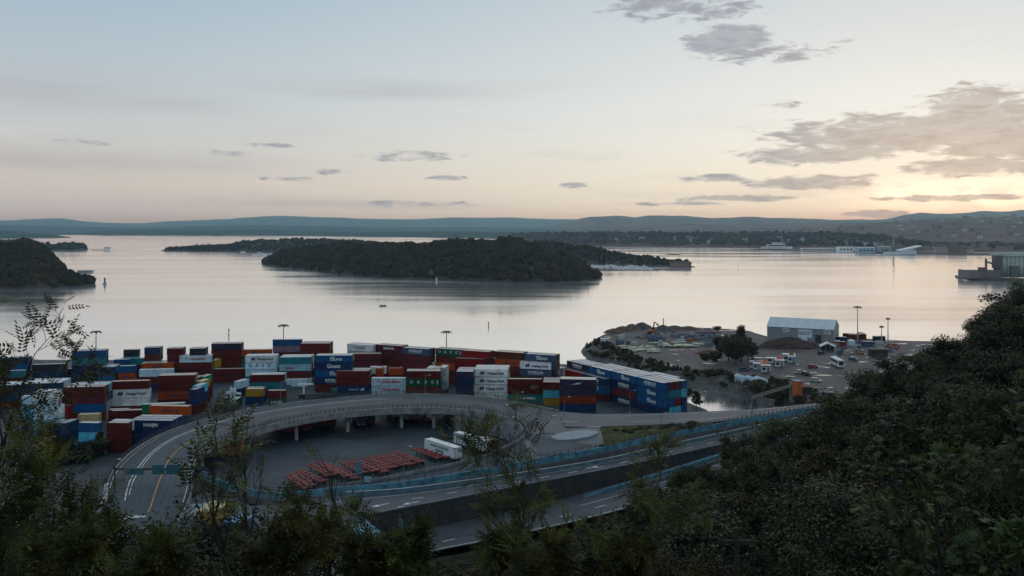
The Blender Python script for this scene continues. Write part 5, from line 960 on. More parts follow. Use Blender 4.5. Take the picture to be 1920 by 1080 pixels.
def excavator(pos):
    r = thing('excavator', pos, 'orange excavator with raised arm on the far shore of the peninsula', 'excavator', None, R(20)); om = mat('excavator_orange', (.42, .15, .03), .6, .3, 1)
    for y in (-1.3, .7): MB().prism([(-2, y), (2, y), (2, y + .6), (-2, y + .6)], 0, .9).build('track', M_TYRE, r)
    MB().box((-2, -1.2, 1.0), (1.6, 1.2, 2.4)).build('body', om, r); MB().box((.2, -1.2, 2.4), (1.6, 0, 3.6)).build('cab', M_GLASS, r); m = MB(); m.beam((1.2, .4, 2.2), (2.4, .4, 6.4), .5, .6); m.beam((2.4, .4, 6.4), (4.2, .4, 5.2), .4, .45); m.build('arm', om, r); MB().box((3.9, 0, 4.3), (4.9, .8, 5.2)).build('bucket', M_DSTEEL, r)
excavator(P(1221, 625, 4.5))
for k, (px, py, rx, ry, h, c, lb_) in enumerate(((1150, 624, 6, 3, 2.4, (.10, .07, .05), 'brown rubble heap behind the white cabin'), (1168, 620, 7, 3, 2.6, (.13, .08, .05), 'ochre rubble heap on the far shore'), (1185, 617, 6, 3, 3.0, (.11, .085, .085), 'grey rubble heap left of the excavator'), (1203, 616, 7, 3, 3.6, (.085, .07, .07), 'taller grey heap beside the excavator'), (1243, 619, 6, 3, 3.0, (.10, .085, .085), 'grey heap right of the excavator'), (1265, 618, 8, 3, 2.4, (.11, .09, .08), 'low heap along the far shore'), (1290, 618, 8, 3, 2.0, (.10, .07, .05), 'low brown heap left of the site office'), (1216, 633, 8, 3, 2.0, (.075, .085, .11), 'slate blue tarpaulin pile in the gravel yard'), (1282, 632, 8, 3, 1.8, (.06, .08, .13), 'dark blue tarpaulin pile near the site office'), (1345, 640, 9, 4, 3.0, (.075, .075, .085), 'grey gravel heap before the tree group'), (1330, 663, 8, 3, 1.6, (.16, .06, .045), 'red pipe pile beside the tree group'))):
    mound('heap', P(px, py, 4.5), rx, ry, h, mat('heap_%d' % k, c, .9, .5, .8, bump=.6), lb_, 'heap', k)
def car(pos, rz, col, label):
    r = thing('parked_car', pos, label, 'car', 'vehicles parked on the peninsula', rz); m = mat('car_' + '_'.join('%02d' % int(c * 99) for c in col), col, .3, .05, 1, spec=.6)
    MB().prism([(-2.2, -.85), (2.1, -.85), (2.25, -.5), (2.25, .5), (2.1, .85), (-2.2, .85)], .35, .95).build('body', m, r); MB().prism([(-1.9, -.75), (.9, -.75), (.9, .75), (-1.9, .75)], .955, 1.45).build('cabin', M_GLASS, r); MB().box((-1.6, -.7, 1.455), (.5, .7, 1.5)).build('roof', m, r)
    for x in (-1.4, 1.35):
        for y in (-.8, .8): o = link('wheel', wheel_me, r, (x, y, .33), mat=M_TYRE); o.scale = (.66, .6, .66)
CARC = [(.5, .5, .5), (.04, .04, .05), (.3, .31, .33), (.25, .03, .03), (.05, .09, .18)]
for k, (px, py, rz_) in enumerate(((1500, 700, 20), (1512, 704, -70), (1478, 712, 80), (1524, 690, 15), (1600, 676, -60), (1590, 664, 10), (1540, 664, 40), (1610, 660, 5), (1360, 700, 30), (1395, 696, 10), (1530, 716, -40), (1650, 655, 0), (1664, 652, 0), (1678, 650, 0))):
    car(P(px, py, 4.5), R(rz_), CARC[k % 5], ('pale', 'black', 'silver', 'red', 'blue')[k % 5] + ' parked car ' + ('left of the coach', 'behind the kiosks', 'below the long white kiosk', 'beside the coach tail', 'right of the coach', 'near the coach front', 'before the white shelter', 'near the slate container', 'left of the tanks', 'beside the tree group', 'above the brown shed', 'first in the quay row', 'second in the quay row', 'third in the quay row')[k])
clr = random.Random(21); CRM = [mat('crate_%d' % i, c, .8, .3, 1) for i, c in enumerate(((.30, .26, .20), (.12, .12, .14), (.35, .37, .38), (.22, .10, .05), (.06, .10, .16)))]
for k in range(70):
    if k < 46: px, py = 1150 + 185 * clr.random(), 622 + 30 * clr.random()
    else: px, py = 1560 + 130 * clr.random(), 640 + 26 * clr.random()
    L_, W__, h_ = clr.uniform(1.2, 5), clr.uniform(1, 2.4), clr.uniform(.5, 2.0); o = MB().box((-L_ / 2, -W__ / 2, 0), (L_ / 2, W__ / 2, h_)).box((-L_ / 2 + .1, -W__ / 2 + .1, h_ + .02), (L_ * clr.uniform(.0, .4), W__ / 2 - .1, h_ + .5)).build('material_pile', CRM[k % 5], None, loc=P(px, py, 4.5), rz=clr.random() * 3); tag(o, ('small pile of building materials in the gravel yard near the far shore' if k < 46 else 'small pile of building materials near the quay masts at right'), 'material pile', 'material piles near the far shore' if k < 46 else 'material piles near the quay masts')
# ------------------------------------------------------------------ boats, beacons and far buildings
def hull(L, w, h): return MB().prism([(-L / 2, -w * .4), (L * .2, -w / 2), (L / 2, 0), (L * .2, w / 2), (-L / 2, w * .4)], -.3, h)
M_BOAT = mat('boat_white', (.55, .55, .57), .4, .1, 1); HUL = hull(9, 3, 1.1).mesh('hull'); CAB = MB().prism([(-1.5, -.9), (1.6, -.7), (1.6, .7), (-1.5, .9)], 1.1, 1.9).mesh('cabin'); MST = MB().tube([(0, 0, 1), (0, 0, 12)], .11, 5).beam((0, 0, 2.4), (-3.6, 0, 2.4), .16, .22).mesh('mast')
bi = 0
for k in range(46):
    u = k / 45; px = 1098 + 120 * u + random.uniform(-2, 2); py = 497 + 4 * u + random.choice([-2.4, -.8, .8, 2.2]) + (1.2 if px > 1150 else 0)
    r = thing('sailing_boat', P(px, py, .2), 'small white sailing boat moored in the crowded island marina', 'boat', 'boats moored in the island marina', random.uniform(-.5, .5) + (1.2 if k % 3 else 0)); link('hull', HUL, r, mat=M_BOAT); link('cabin', CAB, r, mat=M_BOAT); link('mast', MST, r, mat=M_STEEL); r.scale = (random.uniform(.8, 1.3),) * 3
def ferry(px, py, L, label, rz=0):
    r = thing('ferry', P(px, py, .1), label, 'ferry', None, rz); hull(L, L * .22, L * .09).build('hull', M_BOAT, r); MB().box((-L * .32, -L * .08, L * .09), (L * .25, L * .08, L * .16)).build('cabin', M_BOAT, r); MB().box((-L * .15, -L * .06, L * .16), (L * .12, L * .06, L * .22)).build('bridge', M_BOAT, r); MB().box((-L * .3, -L * .084, L * .11), (L * .23, -L * .081, L * .14)).build('window_band', M_GLASS, r)
ferry(487, 479, 34, 'white ferry passing the left tip of the large island'); ferry(1457, 467.5, 90, 'white ship moored at the far quay across the bay'); ferry(456, 473, 14, 'small white boat at the low island jetty')
def beacon(px, py, h, label, Y=None):
    r = thing('beacon', P(px, py, .2), label, 'beacon'); MB().tube([(0, 0, -1), (0, 0, 1.4)], [h * .32, h * .25], 10).build('rock_base', M_CONC, r); MB().tube([(0, 0, 1.4), (0, 0, h * .8)], [h * .15, h * .11], 10).build('tower', M_CONCD if px < 400 else M_WHITE, r); MB().tube([(0, 0, h * .8), (0, 0, h * .92), (0, 0, h)], [h * .13, h * .12, .1], 10).build('lantern', INK['black'], r)
beacon(196.5, 532.5, 7.5, 'small dark beacon tower off the left headland tip'); beacon(818.5, 527, 5.0, 'small white beacon before the large wooded island')
def marker(px, py, h, label): r = thing('sea_marker', P(px, py, .0), label, 'marker', 'markers and small boats on the open water'); MB().tube([(0, 0, -.5), (0, 0, h)], [.35, .12], 6).build('pole', INK['black'], r); MB().tube([(0, 0, h * .6), (0, 0, h * .8)], .45, 6).build('top_mark', INK['black'], r)
marker(429, 628, 4.2, 'thin dark pole in the water above the quay stacks, left'); marker(916, 613, 3.6, 'thin dark pole in the water above the quay stacks, middle'); marker(1244, 605, 3.4, 'thin dark pole in the water before the excavator'); marker(250, 462, 14, 'dark marker in the left channel'); marker(1384, 499, 7, 'dark marker off the marina island')
r = thing('rowing_boat', P(718, 574, .1), 'small dark boat alone on the open water', 'boat'); hull(6.0, 1.6, .6).build('hull', INK['black'], r); MB().box((-1.6, -.3, .6), (-.8, .3, 1.5)).build('seat', INK['black'], r); MB().box((.6, -.3, .6), (1.3, .3, 1.4)).build('crate', INK['black'], r)
def house(pos, w, d, h, rz, wm, rm, label, group, name='house', cat='house'):
    r = thing(name, pos, label, cat, group, rz); r.scale = (w, d, h); link('wall', HW, r, mat=wm); link('roof', HR, r, mat=rm)
    return r
HW = MB().box((-.5, -.5, -.6), (.5, .5, .7)).mesh('wall'); b = MB(); b.face([(-.55, -.55, .68), (.55, -.55, .68), (.55, 0, 1.05), (-.55, 0, 1.05)]); b.face([(-.55, 0, 1.05), (.55, 0, 1.05), (.55, .55, .68), (-.55, .55, .68)]); b.face([(-.5, -.5, .7), (-.5, 0, 1.04), (-.5, .5, .7)][::-1]); b.face([(.5, -.5, .7), (.5, 0, 1.04), (.5, .5, .7)]); HR = b.mesh('roof')
HWH = [mat('house_%d' % i, c, .7, .1, .05) for i, c in enumerate(((.42, .39, .38), (.26, .20, .185), (.17, .105, .09), (.33, .32, .33)))]; HRF = mat('house_roof', (.09, .07, .066), .8, .2, .05)
def on_grid(G, a, b):
    n, m = len(G), len(G[0]); a *= n - 1.01; b *= m - 1.01; i, j = int(a), int(b); fa, fb = a - i, b - j; g = lambda i, j: Vector(G[i][j]); return g(i, j) * (1 - fa) * (1 - fb) + g(i + 1, j) * fa * (1 - fb) + g(i, j + 1) * (1 - fa) * fb + g(i + 1, j + 1) * fa * fb
hr = random.Random(5)
for k in range(46): p = on_grid(g_byg, .12 + .55 * hr.random(), .05 + .2 * hr.random()); s = hr.uniform(.8, 1.5); house(p + Vector((0, 0, 3)), 14 * s, 10 * s, 7 * s, hr.random() * 3, HWH[hr.choice((0, 0, 3, 1))], HRF, 'small pale house by the water on the low wooded shore', 'houses on the low wooded shore')
for k in range(150): p = on_grid(g_city, .25 + .7 * hr.random(), .05 + .65 * hr.random() ** 1.2); s = hr.uniform(.6, 1.5); house(p + Vector((0, 0, 4)), 17 * s, 12 * s, 8 * s, hr.random() * 3, HWH[hr.choice((0, 1, 2, 3))], HRF, 'small pale house on the city slope right of the bay', 'houses on the city slope')
for k in range(60):
    px = 1625 + 300 * hr.random(); u = hr.random(); py = 473.5 + (px - 1625) * .006 - 12 * u; p = P(px, max(py, 463), 2); w = hr.uniform(18, 46); house(p, w, hr.uniform(14, 24), hr.uniform(9, 20), hr.uniform(-.3, .3), HWH[hr.choice((1, 2, 2, 3))], HRF, 'brick waterfront block in the city across the bay', 'waterfront blocks across the bay', 'city_block', 'building')
def far_box(px, py, w, d, h, label, mt, name='warehouse', cat='warehouse', rz=0, roof=None):
    r = thing(name, P(px, py, .5), label, cat, None, rz); MB().box((-w / 2, -d / 2, 0), (w / 2, d / 2, h)).build('wall', mt, r); MB().box((-w / 2 - .5, -d / 2 - .5, h), (w / 2 + .5, d / 2 + .5, h + 1)).build('roof', roof or M_WHITE, r)
    for i in range(int(w / 9)): MB().box((-w / 2 + 2 + i * 9, -d / 2 - .3, h * .35), (-w / 2 + 7 + i * 9, -d / 2 - .05, h * .7)).build('window', M_GLASS, r)
land('quay_mole', [(1414, 468.6, 467.6), (1430, 469.2, 466.6), (1480, 470, 466.8), (1560, 471, 467.6), (1600, 472.4, 468.5), (1607, 475, 471.5), (1700, 477.5, 473.2), (1800, 478.5, 474.5), (1960, 479.5, 475.5)], 120, M_ROCK, step=4, rough=.03, seed=3)
far_box(1535, 470.5, 92, 20, 7, 'long low white terminal shed on the mole across the bay', mat('terminal', (.42, .38, .36), .7)); far_box(1586, 472, 44, 24, 12, 'white terminal building at the right end of the mole', M_WHITE, 'terminal_building', 'building'); far_box(1622, 475, 40, 26, 14, 'blue-grey glass block on the far quay', mat('glass_block', (.24, .31, .36), .4), 'office_block', 'building'); far_box(1516, 446, 20, 20, 12, 'white manor house in the dark wood across the bay', M_WHITE, 'manor_house', 'house'); far_box(1142, 456, 46, 20, 12, 'white domed building on the low far shore', M_WHITE, 'boat_hall', 'building'); far_box(1658, 474.5, 26, 24, 16, 'pale glass block beside the wedge-shaped building', mat('glass_block'  , (.24, .31, .36)), 'office_block', 'building')
r = thing('wedge_building', P(1690, 477, 1), 'white wedge-shaped building with rising roof across the bay', 'building'); Y0 = r.location.y; s = Y0 / F
MB().prism([(-27 * s, 0), (27 * s, -6), (30 * s, 14), (-27 * s, 20)], 0, [4, 9, 9, 4]).build('wall', mat('opera_glass', (.36, .44, .48), .4, .1), r); MB().prism([(-4 * s, -3), (35 * s, -9), (35 * s, 18), (-4 * s, 22)], [8, 19, 19, 8], [9.5, 21, 21, 9.5]).build('roof', M_WHITE, r); MB().prism([(-2 * s, -2), (20 * s, -6), (30 * s, 12), (-2 * s, 18)], [4, 9, 9, 4], [7.9, 14, 16, 7.9]).build('glass_front', mat('opera_glass', (.36, .44, .48)), r)
r = thing('chimney', P(1675.5, 474, 1), 'thin pale chimney behind the wedge-shaped building', 'chimney'); MB().tube([(0, 0, 0), (0, 0, 58)], [2.4, 1.7], 10).build('shaft', HWH[1], r); MB().tube([(0, 0, 57), (0, 0, 60)], [2.1, 2.1], 10).build('rim', M_DSTEEL, r)
# silo pier at the right edge
land('silo_pier', [(1788, 520.5, 520), (1797, 523, 518), (1840, 526, 520), (1920, 529, 522), (2060, 533, 525)], 70, M_ROCK, step=4, rough=.02, crest=.3, seed=4)
M_SILO = mat('silo_pale_green', (.33, .38, .35), .7, .15, .08); r = thing('grain_silo', P(1884, 521, 2), 'pale green concrete grain silo with round cells at the right edge', 'silo'); s = r.location.y / F
for i in range(9): MB().tube([(i * 8 * s, 12, 0), (i * 8 * s, 12, 40 * s)], 4.2 * s, 14).build('silo_cell', M_SILO, r, True)
MB().box((-4 * s, 8, 40 * s), (70 * s, 30, 47 * s)).build('top_house', M_SILO, r); MB().box((16 * s, 4, 0), (30 * s, 9.0, 22 * s)).build('loading_bay', M_CONCD, r)
r = thing('loading_tower', P(1872, 521, 2), 'dark steel loading tower left of the grain silo', 'tower'); m = MB()
for x, h in ((-20, 36), (-4, 40), (0, 40), (6, 34)): m.beam((x * s, 4, 0), (x * s, 4, h * s), 2.0, 2.0)
m.beam((-20 * s, 4, 30 * s), (8 * s, 4, 22 * s), 1.5, 2.0); m.box((-6 * s, 0, 18 * s), (7 * s, 8, 42 * s)); m.build('frame', mat('brown_steel', (.09, .075, .07), .7), r)
r = thing('quay_shed', P(1845, 522, 2), 'long brown quay shed on the silo pier', 'shed'); MB().box((-36 * s, 0, 0), (30 * s, 16, 14 * s)).build('wall', mat('quay_brown', (.14, .115, .115), .8, .3, .1), r); MB().box((-36 * s, -.5, 14 * s), (30 * s, 16.5, 15 * s)).build('roof', M_CONCD, r); MB().box((-2 * s, 3, 15 * s), (7 * s, 12, 20 * s)).build('roof_hut', M_BRN, r)
r = thing('pier_beacon', P(1800.5, 519, 2), 'stubby orange-brown beacon tower at the silo pier end', 'beacon'); MB().tube([(0, 0, 0), (0, 0, 15 * s)], 1.9 * s, 12).build('tower', mat('beacon_orange', (.32, .13, .04), .7), r); MB().tube([(0, 0, -2), (0, 0, 1.5)], [5.5 * s, 5 * s], 12).build('base', M_CONC, r)
r = thing('pier_house', P(201, 468.8, .5), 'white house on the end of a thin pier at far left', 'house'); MB().box((-7, -5, 0), (7, 5, 6)).build('wall', M_WHITE, r); MB().prism([(-8, -6), (8, -6), (8, 6), (-8, 6)], 6, 7.5).build('roof', HRF, r); MB().box((-44, -1.2, 0), (-7, 1.2, 1.2)).build('jetty', M_CONCD, r)
r = thing('boat_house', P(160, 513.5, 3), 'pale flat-roofed bathing house on the left headland', 'building'); MB().box((-9, -4, 0), (9, 4, 4)).build('wall', HWH[3], r); MB().box((-10, -5, 4), (10, 5, 4.6)).build('roof', M_BLUEC, r)
r = thing('red_boathouse', P(1276, 500, .5), 'long red-brown boathouse on the marina island point', 'boathouse'); MB().box((-16, -6, 0), (16, 6, 6)).build('wall', HWH[2], r); MB().prism([(-17, -7), (17, -7), (17, 7), (-17, 7)], 6, 8).build('roof', HRF, r)
# ------------------------------------------------------------------ the wooded hillside under the viewpoint
CP = []
for px, lst in {960: [(0, 64), (6, 62.5), (20, 49), (40, 35), (80, 18), (120, 8), (160, 2.5), (178, .3)], 500: [(20, 51), (50, 36), (90, 19), (120, 8), (140, 4.6)], 100: [(20, 52), (50, 38), (90, 22), (115, 11), (140, 4.6)], 1200: [(30, 43), (60, 27), (100, 16), (140, 8), (175, 3.5), (196, .8)], 1300: [(30, 43), (60, 26), (100, 14), (140, 7), (180, 3.5), (206, 1.5)], 1400: [(30, 43), (60, 27), (100, 15), (130, 10.5), (160, 8.5), (195, 5), (222, 2)],
               1600: [(30, 44), (60, 29), (90, 20), (120, 18), (160, 17), (200, 12), (250, 5)], 1800: [(30, 45), (60, 32), (90, 27), (120, 28), (160, 30), (200, 26), (260, 13), (310, 7)], 1920: [(30, 46), (60, 35), (90, 32), (120, 35), (160, 39), (200, 36), (260, 25), (320, 12)], 2300: [(30, 50), (60, 44), (100, 48), (150, 57), (200, 54), (260, 44), (330, 30)], -400: [(20, 54), (50, 44), (90, 30), (120, 18), (150, 6)]}.items():
    CP += [((px - 960) / F * Y, Y, z) for Y, z in lst]
CP += [(-60, -10, 60), (60, -10, 62), (-160, 0, 60), (160, -10, 66), (0, -40, 66), (-60, 150, 3.0), (-90, 165, 3.2), (-20, 186, -1), (10, 200, -2.5), (30, 214, -2), (52, 228, 0), (75, 246, 2), (100, 262, 3.5), (40, 250, -3), (0, 230, -3), (90, 300, -4), (130, 290, 3), (-140, 200, 2), (-60, 210, 0)]
CPa = np.array(CP); Kf = lambda r2: np.where(r2 > 1e-9, r2 * np.log(np.maximum(r2, 1e-9)) * .5, 0)
def tps():
    n = len(CPa); D = ((CPa[:, None, :2] - CPa[None, :, :2]) ** 2).sum(-1); A = np.zeros((n + 3, n + 3)); A[:n, :n] = Kf(D) + np.eye(n) * 60; A[:n, n] = 1; A[:n, n + 1:] = CPa[:, :2]; A[n, :n] = 1; A[n + 1:, :n] = CPa[:, :2].T
    return np.linalg.solve(A, np.concatenate([CPa[:, 2], np.zeros(3)]))
TW_ = tps()
def hz_(x, y):
    x, y = np.asarray(x, float), np.asarray(y, float); D = (x[..., None] - CPa[:, 0]) ** 2 + (y[..., None] - CPa[:, 1]) ** 2; n = len(CPa)
    return Kf(D) @ TW_[:n] + TW_[n] + TW_[n + 1] * x + TW_[n + 2] * y
gx = np.concatenate([np.arange(-150, -60, 6), np.arange(-60, 120, 3.5), np.arange(120, 300, 7)]); gy = np.concatenate([np.arange(-40, 60, 3), np.arange(60, 340, 4.5)])
GX, GY = np.meshgrid(gx, gy, indexing='ij'); GZ = hz_(GX, GY) + .35 * np.sin(GX * .61 + 1.3 * np.sin(GY * .4)) * np.cos(GY * .53)
lx = np.array([p.x for p in lo_near]); ly = np.array([p.y for p in lo_near]); edge = np.interp(GX, lx, ly)
far_side = (GY > edge - .5) & (GX < 95); GZ = np.where(far_side, np.minimum(GZ, -1.5), GZ)
inroad = (GX < -25) & (GY > 125); GZ = np.where(inroad, np.minimum(GZ, 3.6), GZ)
nx_, ny_ = GX.shape; V = np.stack([GX, GY, GZ], -1).reshape(-1, 3); Q = [(i * ny_ + j, (i + 1) * ny_ + j, (i + 1) * ny_ + j + 1, i * ny_ + j + 1) for i in range(nx_ - 1) for j in range(ny_ - 1)]
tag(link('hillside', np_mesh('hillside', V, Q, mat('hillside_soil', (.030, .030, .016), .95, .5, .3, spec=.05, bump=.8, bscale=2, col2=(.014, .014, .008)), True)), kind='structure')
ground = lambda x, y: float(hz_(np.array([x]), np.array([y]))[0])
# ------------------------------------------------------------------ foliage
def leaf_mat(name, dark, light, trans=.35, rnd=.25, sc=.35):
    m = bpy.data.materials.new(name); m.use_nodes = True; t = m.node_tree; t.nodes.clear(); o = t.nodes.new('ShaderNodeOutputMaterial'); g = t.nodes.new('ShaderNodeNewGeometry'); oi = t.nodes.new('ShaderNodeObjectInfo')
    n = t.nodes.new('ShaderNodeTexNoise'); n.inputs['Scale'].default_value = sc; n.inputs['Detail'].default_value = 6; n.inputs['Roughness'].default_value = .7; t.links.new(g.outputs['Position'], n.inputs['Vector'])
    r = t.nodes.new('ShaderNodeValToRGB'); e = r.color_ramp.elements; e[0].position = .46; e[1].position = .68; e[0].color = dark + (1,); e[1].color = light + (1,); t.links.new(n.outputs[0], r.inputs[0])
    hs = t.nodes.new('ShaderNodeHueSaturation'); mr = t.nodes.new('ShaderNodeMapRange'); mr.inputs[3].default_value = 1 - rnd; mr.inputs[4].default_value = 1 + rnd; t.links.new(oi.outputs['Random'], mr.inputs[0]); t.links.new(mr.outputs[0], hs.inputs['Value'])
    m2 = t.nodes.new('ShaderNodeMapRange'); m2.inputs[3].default_value = .485; m2.inputs[4].default_value = .515; t.links.new(oi.outputs['Random'], m2.inputs[0]); t.links.new(m2.outputs[0], hs.inputs['Hue']); t.links.new(r.outputs[0], hs.inputs['Color'])
    d = t.nodes.new('ShaderNodeBsdfPrincipled'); d.inputs['Roughness'].default_value = .55; d.inputs['Specular IOR Level'].default_value = .25; tr = t.nodes.new('ShaderNodeBsdfTranslucent'); mx = t.nodes.new('ShaderNodeMixShader'); mx.inputs[0].default_value = trans
    t.links.new(hs.outputs[0], d.inputs['Base Color']); t.links.new(hs.outputs[0], tr.inputs['Color']); t.links.new(d.outputs[0], mx.inputs[1]); t.links.new(tr.outputs[0], mx.inputs[2]); t.links.new(mx.outputs[0], o.inputs[0]); return m
LM_HILL = [leaf_mat('hill_leaves_%d' % i, a, b, .28, .45, .45) for i, (a, b) in enumerate((((.013, .014, .005), (.092, .098, .027)), ((.016, .013, .005), (.105, .090, .023)), ((.010, .013, .006), (.078, .100, .034))))]
LM_LIGHT = leaf_mat('light_leaves', (.03, .036, .012), (.13, .145, .045), .3, .3, .5); LM_NEAR = leaf_mat('rowan_leaves', (.034, .038, .010), (.17, .175, .040), .5, .15, 1.6); LM_BROAD = leaf_mat('chestnut_leaves', (.035, .055, .016), (.11, .15, .042), .35, .15, 1.2); LM_PEN = leaf_mat('shore_leaves', (.04, .038, .016), (.125, .105, .035), .35, .25, .6)
M_BARK = mat('bark', (.035, .028, .022), .9, .4, 2, bump=.4)
def leaf_quads(cen, nrm, size, rnd, aspect=.6):
    n = len(cen); a = rnd.normal(size=(n, 3)); a -= nrm * (a * nrm).sum(1, keepdims=True); a /= np.linalg.norm(a, axis=1, keepdims=True) + 1e-9; b = np.cross(nrm, a); s = (size * rnd.uniform(.6, 1.35, n))[:, None]
    V = np.stack([cen - a * s, cen + b * s * aspect * .9, cen + a * s, cen - b * s * aspect], 1).reshape(-1, 3); return V, np.arange(n * 4).reshape(n, 4)
def tree_proto(seed, h, rad, clumps, per, leaf, conic=0., low=.28):
    """returns (trunk mesh, crown mesh): tapered trunk with limbs to the leaf clumps; leaves in uneven clumps with gaps"""
    rnd = np.random.RandomState(seed); mb = MB(); C = []
    top = np.array([rnd.uniform(-.4, .4), rnd.uniform(-.4, .4), h * .9]); mb.tube([(0, 0, -1.0), (0, 0, h * .25), tuple(top * np.array([.4, .4, .62])), tuple(top)], [h * .024, h * .019, h * .011, h * .003], 7)
    for k in range(clumps):
        u = rnd.rand() ** .8; z = h * (low + (1 - low) * u * .97); w = rad * (math.sin(math.pi * min(1, .16 + .84 * (1 - u) ** (.75 if not conic else 1.0))) ** .7 if not conic else (1 - u) ** .9 + .08); a = rnd.rand() * 6.283; q = w * (.35 + .65 * math.sqrt(rnd.rand())) * (1 + .25 * math.sin(3 * a + seed))
        c = np.array([q * math.cos(a), q * math.sin(a), z + rnd.normal() * .3]); C.append(c)
        if k % 2 == 0: s0 = np.array([0, 0, z * rnd.uniform(.55, .8)]); mid = (s0 + c) / 2 + np.array([0, 0, .25]); mb.tube([tuple(s0), tuple(mid), tuple(c)], [h * .008, h * .005, h * .002], 4, False)
    C = np.array(C); cr = rad * .30 * rnd.uniform(.5, 1.5, clumps); idx = np.repeat(np.arange(clumps), per); d = rnd.normal(size=(len(idx), 3)); d /= np.linalg.norm(d, axis=1, keepdims=True); rr = rnd.rand(len(idx)) ** .45
    cen = C[idx] + d * (cr[idx] * rr)[:, None] * np.array([1.15, 1.15, .72]); nrm = d * .8 + rnd.normal(size=d.shape) * .55 + np.array([0, 0, .35]); nrm /= np.linalg.norm(nrm, axis=1, keepdims=True)
    V, Q = leaf_quads(cen, nrm, leaf, rnd); return mb.mesh('trunk', True), np_mesh('crown', V, Q)
FARP = [tree_proto(1, 11, 3.9, 64, 270, .17), tree_proto(2, 10, 4.2, 64, 270, .175), tree_proto(3, 12, 3.6, 64, 260, .17), tree_proto(4, 9, 4.2, 60, 280, .17), tree_proto(5, 12, 2.8, 90, 180, .155, 1.0, .1)]
NEARP = [tree_proto(11, 10, 4.0, 190, 260, .085), tree_proto(12, 9, 4.2, 190, 260, .08), tree_proto(13, 11, 3.8, 190, 260, .085), tree_proto(14, 8, 4.2, 180, 260, .08)]
BUSHP = [tree_proto(21, 3.2, 1.9, 34, 80, .20, 0, .06), tree_proto(22, 2.6, 2.2, 34, 80, .19, 0, .06), tree_proto(23, 4.0, 1.6, 34, 80, .20, .4, .05)]
for a, b in FARP + NEARP + BUSHP:
    a.materials.append(M_BARK); b.materials.append(None)
def plant(proto, pos, sc, lm, label, group, name='hillside_tree', cat='tree', rz=0.0, parts=('trunk', 'crown')):
    r = thing(name, pos, label, cat, group, rz, (sc, sc, sc) if not hasattr(sc, '__len__') else sc); link(parts[0], proto[0], r); link(parts[1], proto[1], r, mat=lm); return r
SKYL = [(-100, 985), (0, 1000), (150, 1030), (260, 1040), (420, 1015), (520, 985), (590, 1005), (660, 1030), (800, 1050), (900, 1045), (1000, 1030), (1100, 1010), (1160, 985), (1200, 950), (1235, 905), (1300, 892), (1340, 868), (1375, 805), (1440, 786), (1500, 772), (1560, 742), (1600, 732), (1640, 690), (1700, 648), (1760, 600), (1800, 592), (1840, 572), (1920, 545), (2000, 528), (2200, 500)]
sky_at = lambda px: interp(SKYL, px)[0]
tr = random.Random(11); placed = []; cnt = [0, 0]
cand = []
Y = 30.0
while Y < 262:
    stp = 5.0 + Y * .033; px = -60 + tr.uniform(0, 60)
    while px < 2080:
        cand.append((px + tr.uniform(-.4, .4) * stp / Y * F, Y + tr.uniform(-.5, .5) * stp)); px += stp / Y * F
    Y += stp * .95
for px, Y in cand:
    x = (px - 960) / F * Y; z = ground(x, Y); ed = float(np.interp(x, lx, ly))
    if x < 95 and Y > ed - 4.5: continue
    if x < -14 and Y > (118 if px > 120 else 100): continue
    if Y > 118 and px < 700: continue
    if Y > 205 and px < 1500: continue
    if px > 1120 and Y < 72: continue
    s = sky_at(px); hmax = HC - z - (s - HOR) * Y / F
    if hmax < 2.2: continue
    h = tr.uniform(7, 17) if px > 1150 else tr.uniform(6.5, 11.5)
    h = min(h, hmax * tr.uniform(.80, 1.0) + (tr.uniform(0, 1.2) if px > 1200 else 0))
    if h < 2.2: continue
    tp = HOR + (HC - z - h) * F / Y
    if tp > 1092: continue
    near = Y < 78; proto = tr.choice(NEARP) if near else tr.choice(FARP[:4] if tr.random() < .9 else FARP); ph = {0: 10, 1: 9, 2: 11, 3: 8}[NEARP.index(proto)] if near else (11, 10, 12, 9, 12)[FARP.index(proto)]
    k = h / ph; w = max(k * tr.uniform(.8, 1.25), .6); placed.append((px, Y, h, tp))
    right = px > 1180; lm = LM_HILL[tr.choice((0, 0, 1, 2))] if tr.random() > .20 else LM_LIGHT
    lab = 'dark leafy tree in the mass covering the steep hillside at right' if right and not near else 'dark leafy tree on the near slope at lower right' if right else 'leafy tree crowding the slope below the viewpoint, bottom centre and left'
    if right and not near:
        pl_ = 0 if tp < sky_at(px) + 22 and px > 1560 else 1 if px < 1560 and (Y > ed - 22 or tp < sky_at(px) + 25) else 2 if px > 1720 else 3
        lab = ('dark leafy tree on the skyline of the right hill, against the bay', 'dark leafy tree on the lower fringe of the right hill, beside the highway', 'dark leafy tree high on the right hill, inside the wooded slope', 'dark leafy tree on the middle of the right hill, inside the wooded slope')[pl_]; grp = ('skyline trees of the right hill', 'roadside trees of the right hill', 'upper slope trees of the right hill', 'middle slope trees of the right hill')[pl_]
    plant(proto, (x, Y, z - .2), (w, w, k), lm, lab, grp if right and not near else 'trees on the near slope at lower right' if right else 'trees on the slope below the viewpoint', rz=tr.random() * 6.28); cnt[near] += 1
print('hill trees', cnt)
